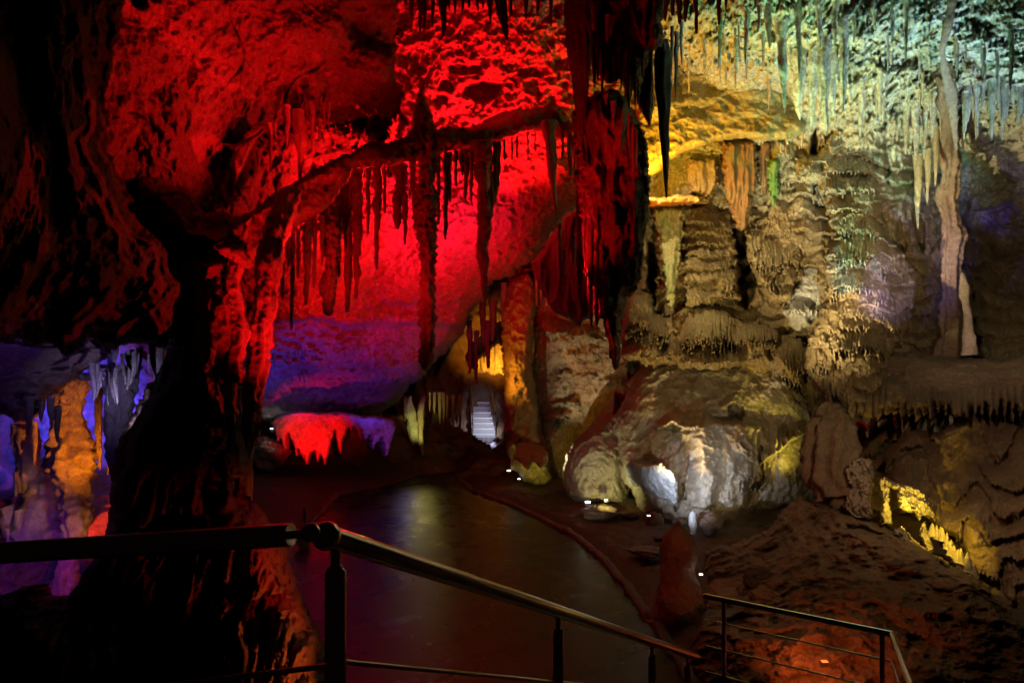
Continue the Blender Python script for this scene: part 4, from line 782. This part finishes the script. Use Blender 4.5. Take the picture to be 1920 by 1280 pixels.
# fringe under the violet overhang
RF = [(505,790),(520,776),(560,768),(600,772),(640,770),(680,780),(700,778),(740,785),(744,800),(734,830),(728,852),(722,856),(716,820),(706,830),(700,846),(692,815),(684,830),(676,806),(668,800),(660,800),(664,822),(655,800),(648,820),(640,858),(634,840),(628,806),(622,828),(618,850),(609,874),(600,848),(596,872),(590,845),(582,850),(577,876),(568,860),(558,842),(556,860),(548,830),(540,812),(534,850),(526,822),(520,832),(512,808)]
rock('flowstone_fringe', 'jagged fringe of red and violet points under the blue overhang', 'drapery', RF, [(510,790,14.6),(640,790,15.0),(740,790,15.4),(600,860,14.9)], M_pale, lambda X,Y,Z,PX,PY,sd: .15*fbm(X*1.6,Y*1.6,Z*1.4,4)+.03*fbm(X*8,Y*8,Z*6,3), 1.6, (7,.25), (1.5,7), .6)
small([(668,775,812,8,16.6),(680,775,845,7,16.8),(712,775,860,9,17),(760,742,790,8,18),(516,690,700,0,0)][:4]+[(540,655,676,5,14),(558,655,672,5,14),(572,655,674,4,14),(484,660,700,7,13.5),(500,662,684,6,13.5),(515,660,690,7,13.6),(592,650,670,4,14.4),(570,690,718,5,14.6),(562,688,716,5,14.6)], 'tiny dark stalactite under the violet roof', 'tiny stalactites under the violet roof', M_dark)
spike('stalagmite', 'pale bluish stalagmite standing beyond the path left of the far stairs', 'stalagmite', None, M_gray, 0,0,0,18,24, rough=.2, bump=.3, seed=71, pts=[(778,835,18,14),(774,800,18,22),(770,775,18,20),(768,755,18,10),(770,740,18,4)])
spike('stalagmite', 'thin stalagmite lit yellow right beside the bluish one', 'stalagmite', None, M_stal, 0,0,0,17.9,14, rough=.2, bump=.3, seed=72, pts=[(793,858,17.6,6),(791,830,17.8,10),(789,800,17.9,12),(790,770,17.9,12),(795,745,17.9,12),(797,740,17.9,3)])
small([(815,735,775,7,18.5),(824,735,795,8,18.6),(832,735,800,8,18.6),(838,740,790,6,18.7),(806,735,770,5,18.5),(850,740,800,8,19),(862,740,810,8,19.4)], 'short olive stalactite hanging left of the far stairs', 'short olive stalactites left of the far stairs', M_stal, p=.6)
# rocks near the path
def boulder(label, px, py, d, w_, h_, mat=M_earth, seed=0., name='boulder', group=None, sq=1.0):
    c = np.array(W(px, py, d)); rx = w_*.5*d/F; rz = h_*.5*d/F; n = int(max(14, min(48, w_*.5)))
    th = np.linspace(0, np.pi, n); ph = np.linspace(0, 2*np.pi, n*2, endpoint=False); TH, PH = np.meshgrid(th, ph, indexing='ij')
    x, y, z = np.sin(TH)*np.cos(PH), np.sin(TH)*np.sin(PH), np.cos(TH)
    k = 1+.35*fbm(x*1.2+seed, y*1.2, z*1.2, 5, .55)
    V = np.stack([c[0]+x*k*rx, c[1]+y*k*rx, c[2]+z*k*rz], -1).reshape(-1, 3); m = n*2; I = np.arange(n*m).reshape(n, m)
    Q = np.stack([I[:-1].ravel(), I[1:].ravel(), np.roll(I, -1, 1)[1:].ravel(), np.roll(I, -1, 1)[:-1].ravel()], 1)
    return tag(link_mesh(name, V, Q, mat), label, 'boulder', group)
boulder('large dark rounded boulder left of the narrow path near the stairs', 828, 862, 19.0, 140, 96, M_brown, 1)
boulder('rounded dark rock on the inside of the path bend', 925, 893, 17.2, 110, 62, M_brown, 2.2)
boulder('dark rock with a lamp on its left, at the foot of the mound', 1228, 985, 11.6, 36, 50, M_brown, 3.1)
boulder('dark jagged rock standing right of the white rock at the mound foot', 1332, 980, 10.9, 44, 34, M_dark, 4.4)
boulder('upright white lit rock at the foot of the mound', 1300, 980, 10.8, 16, 42, M_gray, 5.2)
boulder('flat stone on the ground left of the reddish stalagmite', 1215, 1033, 9.9, 60, 14, M_brown, 6.6)
boulder('low stone in the dim earth beside the path bend', 1128, 960, 12.4, 70, 26, M_earth, 7.6)
boulder('pale lit rock under the lamp at the far left of the path', 500, 850, 15.6, 70, 60, M_stal, 8.6)
for i, (x, y, d, w_, h_) in enumerate([(985,925,14.6,30,14),(1010,922,14.8,24,12),(1060,935,14.2,26,12),(1180,965,12.4,30,14),(1190,1010,11,26,10),(1250,968,11.8,22,12),(1275,978,11.4,26,12),(1160,990,11.8,22,8),(1240,1008,10.8,30,12)]):
    boulder('small loose stone scattered on the earth between path and mound', x, y, d, w_, h_, M_earth, 11.+i*1.3, 'loose_stone', 'loose stones between path and mound')
for i in range(26):
    x = 1340+rnd.random()*480; y = 1040+rnd.random()*220+max(0,(x-1640)*.3); w_ = 12+rnd.random()**2*46
    boulder('broken stone lying on the dark brown rock heap at lower right', x, y, surf('slope', x, y)-.01, w_, w_*(.4+.4*rnd.random()), [M_brown, M_earth, M_dark][i % 3], 30+i*1.7, 'broken_stone', 'broken stones on the dark rock heap')
spike('stalagmite', 'tall dark reddish stalagmite with a small knob on top, beside the lower railing', 'stalagmite', None, M_brown, 0,0,0,7.9,80, rough=.2, flute=.05, bump=.2, seed=81, pts=[(1274,1240,7.7,90),(1275,1150,7.8,84),(1276,1110,7.9,82),(1277,1060,8,76),(1276,1030,8,66),(1273,1008,8,50),(1272,990,8,20),(1272,982,8,8),(1272,978,8,10),(1272,970,8,3)])
spike('stalagmite', 'small knobbly stalagmite on a pale base just behind the handrail ball', 'stalagmite', None, M_stal, 0,0,0,10.8,16, rough=.2, bump=.35, seed=83, pts=[(560,1012,10.9,50),(567,992,10.9,28),(572,975,10.9,7),(572,960,10.9,8),(573,950,10.9,3)])

# grotto things
spike('limestone_column', 'knobbly column lit orange inside the left grotto', 'column', 'columns of the left grotto', M_stal, 0,0,0,8,70, rough=.22, bump=.45, seed=91, pts=[(142,690,7.8,40),(138,740,7.8,50),(132,800,7.8,64),(128,860,7.8,70),(132,905,7.8,44),(136,960,7.7,54),(134,1020,7.6,44),(130,1075,7.5,40),(126,1180,7.4,30)])
spike('limestone_column', 'grey violet knobbly column nearest the great column in the left grotto', 'column', 'columns of the left grotto', M_gray, 0,0,0,7,44, rough=.2, bump=.4, seed=92, pts=[(222,680,7,60),(226,740,7,56),(224,800,7,46),(218,850,7,30),(214,890,7,10)])
spike('limestone_column', 'short grey violet column at the left edge of the grotto', 'column', 'columns of the left grotto', M_gray, 0,0,0,7,44, rough=.2, bump=.35, seed=93, pts=[(40,790,8,30),(46,840,8,44),(50,880,8,40),(46,925,8,24)])
spike('limestone_column', 'broad grey violet base with yellow streaks left of the orange column foot', 'column', 'columns of the left grotto', M_gray, 0,0,0,7.6,70, rough=.22, bump=.4, seed=94, pts=[(86,880,8.2,40),(84,920,8.1,70),(88,970,8,84),(92,1040,7.9,90)])
small([(186,725,880,16,7.6,'dark hanging stalactite in front of the blue niche'),(203,730,890,9,7.7,'thin dark stalactite right of the one in the blue niche')],'', 'stalactites of the left grotto', M_dark, p=.5)
small([(55,740,815,18,6.6),(95,745,800,14,6.8),(78,750,790,12,6.8),(64,790,870,12,7.4),(108,760,830,14,7)], 'dark ragged stalactite under the low grotto roof at left', 'ragged stalactites of the grotto roof', M_stal, p=.6, bump=.3)
cl = [(165+rnd.random()*140, 0, 0, 0, 0) for i in range(26)]
cl = [(x, 640+rnd.random()*30+(30 if x < 215 else 0), 690+rnd.random()*60+(10 if x < 230 else 0), 5+rnd.random()*8, 5.9+rnd.random()*.6) for (x,_,_,_,_) in cl]
small(cl, 'one of the twiggy grey stalactites bristling at the top of the left grotto', 'twiggy stalactites of the left grotto', M_gray, p=.6, bend=.6, bump=.2)
rock('rock_ledge', 'small horizontal grey ledge bridging two columns in the left grotto', 'ledge', [(146,700),(200,696),(236,690),(240,704),(200,712),(148,716)], [(150,705,7.2),(236,700,6.8)], M_gray, fine(.03,5), 1.8, (7,.2), (2,9), .4)
for q in [(12,950,1010,20,7.4),(34,955,1000,16,7.4),(14,990,1040,7,7.3),(30,885,930,7,7.5)]:
    spike('dripstone', 'yellow lit lump of dripstone at the left edge of the grotto', 'dripstone', 'yellow lit dripstone lumps', M_stal, *q[:3], q[4], q[3], rough=.25, bump=.3, p=.5, w1=4, seed=q[0])

# ================================================================ METALWORK AND LAMPS
M_steel = mat_flat('polished_steel', (.82,.82,.84), .14, 1.0)
M_step = mat_flat('metal_tread', (.35,.35,.37), .35, .4)
M_riser = mat_flat('metal_riser', (.16,.16,.17), .5, .2)
M_box = mat_flat('lamp_housing', (.03,.03,.035), .4, .2)
def tube(a, b, r, seg=20, bend=None):
    a = np.array(a, float); b = np.array(b, float); n = (b-a)/np.linalg.norm(b-a)
    h = np.array([0,0,1.]) if abs(n[2]) < .9 else np.array([1.,0,0]); u = np.cross(n, h); u /= np.linalg.norm(u); v = np.cross(n, u)
    th = np.linspace(0, 2*np.pi, seg, endpoint=False); c = np.outer(np.cos(th), u)+np.outer(np.sin(th), v)
    V = np.concatenate([a+c*r, b+c*r]); F_ = [(i, (i+1) % seg, seg+(i+1) % seg, seg+i) for i in range(seg)]+[tuple(range(seg))[::-1], tuple(range(seg, 2*seg))]
    return V, F_
def ball(c, r, seg=24):
    th = np.linspace(0, np.pi, seg//2+1); ph = np.linspace(0, 2*np.pi, seg, endpoint=False); TH, PH = np.meshgrid(th, ph, indexing='ij')
    V = np.stack([c[0]+r*np.sin(TH)*np.cos(PH), c[1]+r*np.sin(TH)*np.sin(PH), c[2]+r*np.cos(TH)], -1).reshape(-1, 3)
    F_ = [(i*seg+j, (i+1)*seg+j, (i+1)*seg+(j+1) % seg, i*seg+(j+1) % seg) for i in range(seg//2) for j in range(seg)]
    return V, F_
def box(c, sx, sy, sz, rz=0., rx=0.):
    s = np.array([(x, y, z) for x in (-1,1) for y in (-1,1) for z in (-1,1)])*np.array([sx,sy,sz])/2
    cx_, sx_ = math.cos(rx), math.sin(rx); s = s@np.array([[1,0,0],[0,cx_,sx_],[0,-sx_,cx_]])
    cz, sz_ = math.cos(rz), math.sin(rz); s = s@np.array([[cz,sz_,0],[-sz_,cz,0],[0,0,1]])
    return s+np.array(c), [(0,1,3,2),(4,6,7,5),(0,4,5,1),(2,3,7,6),(0,2,6,4),(1,5,7,3)]
def join(parts):
    V = []; F_ = []; n = 0
    for v, f in parts:
        V.append(np.asarray(v)); F_ += [tuple(i+n for i in q) for q in f]; n += len(v)
    return np.concatenate(V), F_
def put(name, parts, mat, parent, smooth_=True, label=None):
    V, F_ = join(parts); o = link_mesh(name, V, F_, mat, parent, smooth_)
    if smooth_:
        try: o.data.set_sharp_from_angle(angle=R(40))
        except Exception: pass
    if label: o['label'] = label
    return o
lerp = lambda a, b, t: np.array(a)+(np.array(b)-np.array(a))*t
# near handrail: descends along the stair
A = np.array(W(612, 1004, 1.40)); B = np.array(W(1305, 1230, 4.5)); floorA = A-np.array([0,0,1.0])
hr = empty('stair_handrail', tuple(A-np.array([0,0,1.0])), 'polished steel handrail running down from the ball joint to lower right', 'handrail')
put('top_rail', [tube(A, B, .0235, 28), ball(A, .030), ball(B, .0235)], M_steel, hr)
dirv = (B-A)/np.linalg.norm(B-A)
for (t, r) in [(.008,.022),(.343,.020),(.698,.020),(.929,.020)]:
    p = A+(B-A)*t; t0 = p-np.array([0,0,.075])
    po = put('post', [tube(t0, p-np.array([0,0,1.0 if t < .6 else .93]), r, 24), ball(t0, r*1.02)], M_steel, hr)
    put('collar', [tube(t0+np.array([0,0,.075]), t0, .011, 16)], M_steel, po)
for k in (1, 2, 3):
    off = np.array([0,0,.255*k]); 
    put('lower_bar', [tube(A-off+dirv*.02, B-off, .006, 12)], M_steel, hr)
# left handrail, level
L0 = np.array(W(-160, 1046, 1.56)); L1 = np.array(W(546, 1002, 1.38)); BL = np.array(W(583, 998, 1.36))
hl = empty('landing_handrail', tuple(lerp(L0, L1, .5)-np.array([0,0,1.0])), 'dark steel handrail crossing the lower left, ending in a ball', 'handrail')
put('top_rail', [tube(L0, L1, .0235, 28)], M_steel, hl)
put('connector', [tube(L1, BL, .009, 16)], M_steel, hl); put('ball_finial', [ball(BL, .0195, 32)], M_steel, hl)
for k in (1,):
    a = np.array(W(330, 1282, 1.44)); b = np.array(W(628, 1246, 1.40)); put('lower_bar', [tube(lerp(a, b, -1.2), b, .006, 12)], M_steel, hl)
    put('post', [tube(lerp(L0, L1, .02)-np.array([0,0,.02]), lerp(L0, L1, .02)-np.array([0,0,1.]), .02, 20)], M_steel, hl)
# lower right railing
a = np.array(W(1322, 1117, 5.8)); b = np.array(W(1672, 1188, 5.0)); c = np.array([b[0]-.36, b[1]-.9, b[2]]); zf = b[2]-1.0
rr_ = empty('path_railing', (float(a[0]), float(a[1]), float(zf)), 'low steel railing at lower right with thin bars, turning the corner toward the viewer', 'railing')
put('top_rail', [tube(a, b, .023, 20), ball(b, .024), tube(b, c, .023, 20), ball(a, .023)], M_steel, rr_)
for t in (.115, .955):
    p = lerp(a, b, t); put('post', [tube(p-np.array([0,0,.02]), p-np.array([0,0,1.0]), .018, 16)], M_steel, rr_)
for k, dz in enumerate((.20,.42,.64)):
    put('lower_bar', [tube(a-np.array([0,0,dz]), b-np.array([0,0,dz]), .007, 10), tube(b-np.array([0,0,dz]), c-np.array([0,0,dz]), .007, 10)], M_steel, rr_)
# far stairs
st = empty('metal_staircase', W(910, 822, 24.6), 'narrow metal staircase lit white at the far end of the path', 'staircase')
base = np.array(W(908, 822, 24.6)); n = 8; bz = base[2]
for i in range(n):
    y = base[1]+.28*i; z = bz+.17*(i+1); x = base[0]-.035*i*1.2
    put('tread', [box((x, y+.14, z-.02), .80-.012*i, .27, .04)], M_step, st, False)
    put('riser', [box((x, y+.012, z-.107), .78-.012*i, .02, .126)], M_riser, st, False)
for i in range(5):
    put('tread', [box((base[0]+.05+.20*i, base[1]+.28*n+.5+.1*i, bz+.17*(n+1+i)-.02), .55, .5, .04)], M_step, st, False)
put('landing', [box((base[0]-.22, base[1]+.28*n+.5, bz+.17*n+.015), 1.1, 1.0, .05)], M_step, st, False)
for s in (-1, 1):
    a0 = np.array([base[0]+s*.41, base[1], bz]); a1 = np.array([base[0]-.3+s*.36, base[1]+.28*n, bz+.17*n])
    put('stringer', [tube(a0+np.array([0,0,.05]), a1+np.array([0,0,.05]), .03, 8)], M_step, st)
    put('rail', [tube(a0+np.array([0,0,.95]), a1+np.array([0,0,.95]), .022, 10), tube(a0+np.array([0,0,.6]), a1+np.array([0,0,.6]), .008, 8), tube(a0+np.array([0,0,.35]), a1+np.array([0,0,.35]), .008, 8)], M_steel, st)
    for t in (0, .5, 1.): p = lerp(a0, a1, t); put('rail_post', [tube(p, p+np.array([0,0,.97]), .018, 8)], M_steel, st)
u0 = np.array([base[0]-.1, base[1]+.28*n+.2, bz+.17*n+.95]); u1 = u0+np.array([1.0,.6,.95])
for dy in (0, .7):
    put('upper_rail', [tube(u0+np.array([0,dy,-k*.22]), u1+np.array([0,dy,-k*.22]), .02 if k == 0 else .008, 8) for k in range(4)], M_steel, st)
    for t in (.05,.5): p = lerp(u0, u1, t)+np.array([0,dy,0]); put('rail_post', [tube(p, p-np.array([0,0,.95]), .018, 8)], M_steel, st)

# floodlights: housing, bracket, glowing lens
def flood(px, py, d, label, size=.09, col=(1,1,.9), e=25, aim=(0,.3,1.), group='small floodlights on the cave floor'):
    size *= .58; c = np.array(W(px, py, d)); h = empty('floodlight', tuple(c-np.array([0,0,size])), label, 'floodlight', group)
    r = math.atan2(aim[1], aim[2])
    put('housing', [box(c, size*1.5, size*.7, size, 0, 0)], M_box, h, False)
    put('bracket', [tube(c+np.array([s*size*.82,0,0]), c+np.array([s*size*.5,0,-size]), size*.06, 6) for s in (-1,1)], M_steel, h)
    lm = mat_flat('lit_lens', (.9,.9,.9), .3, 0, col, e)
    put('lens', [box(c+np.array([0,-size*.2,size*.53]), size*1.2, size*.9, size*.10)], lm, h, False)
flood(512, 806, 15.4, 'white floodlight on the rocks below the red fringe', .12, (1,1,1), 30)
flood(868, 880, 18.6, 'small pale light on the right kerb before the narrow path', .10, (1,1,.7), 8)
flood(896, 912, 15.9, 'small light at the right kerb on the path bend', .08, (1,.8,.5), 4)
flood(800, 883, 17.6, 'tiny greenish light on the left kerb of the path', .06, (.7,1,.7), 6)
flood(954, 884, 15.2, 'yellow white light in front of the stout column', .10, (1,1,.6), 14)
flood(973, 899, 14.9, 'small blue white light right of the stout column foot', .07, (.8,.9,1), 14)
flood(1102, 944, 12.6, 'bright white floodlight on a dark stone in front of the cone', .12, (1,1,1), 30)
flood(1136, 938, 12.4, 'upright pale lamp in front of the cone', .07, (.7,.8,1), 8)
flood(1216, 968, 11.2, 'thin white lamp against the dark rock at the mound foot', .06, (.9,1,1), 14)
flood(1314, 1078, 7.9, 'white lamp peeping out right of the tall reddish stalagmite', .045, (1,1,1), 25)
flood(1545, 1243, 6.2, 'dark floodlight with an orange glow under the lower right railing', .08, (1,.16,.02), .7)
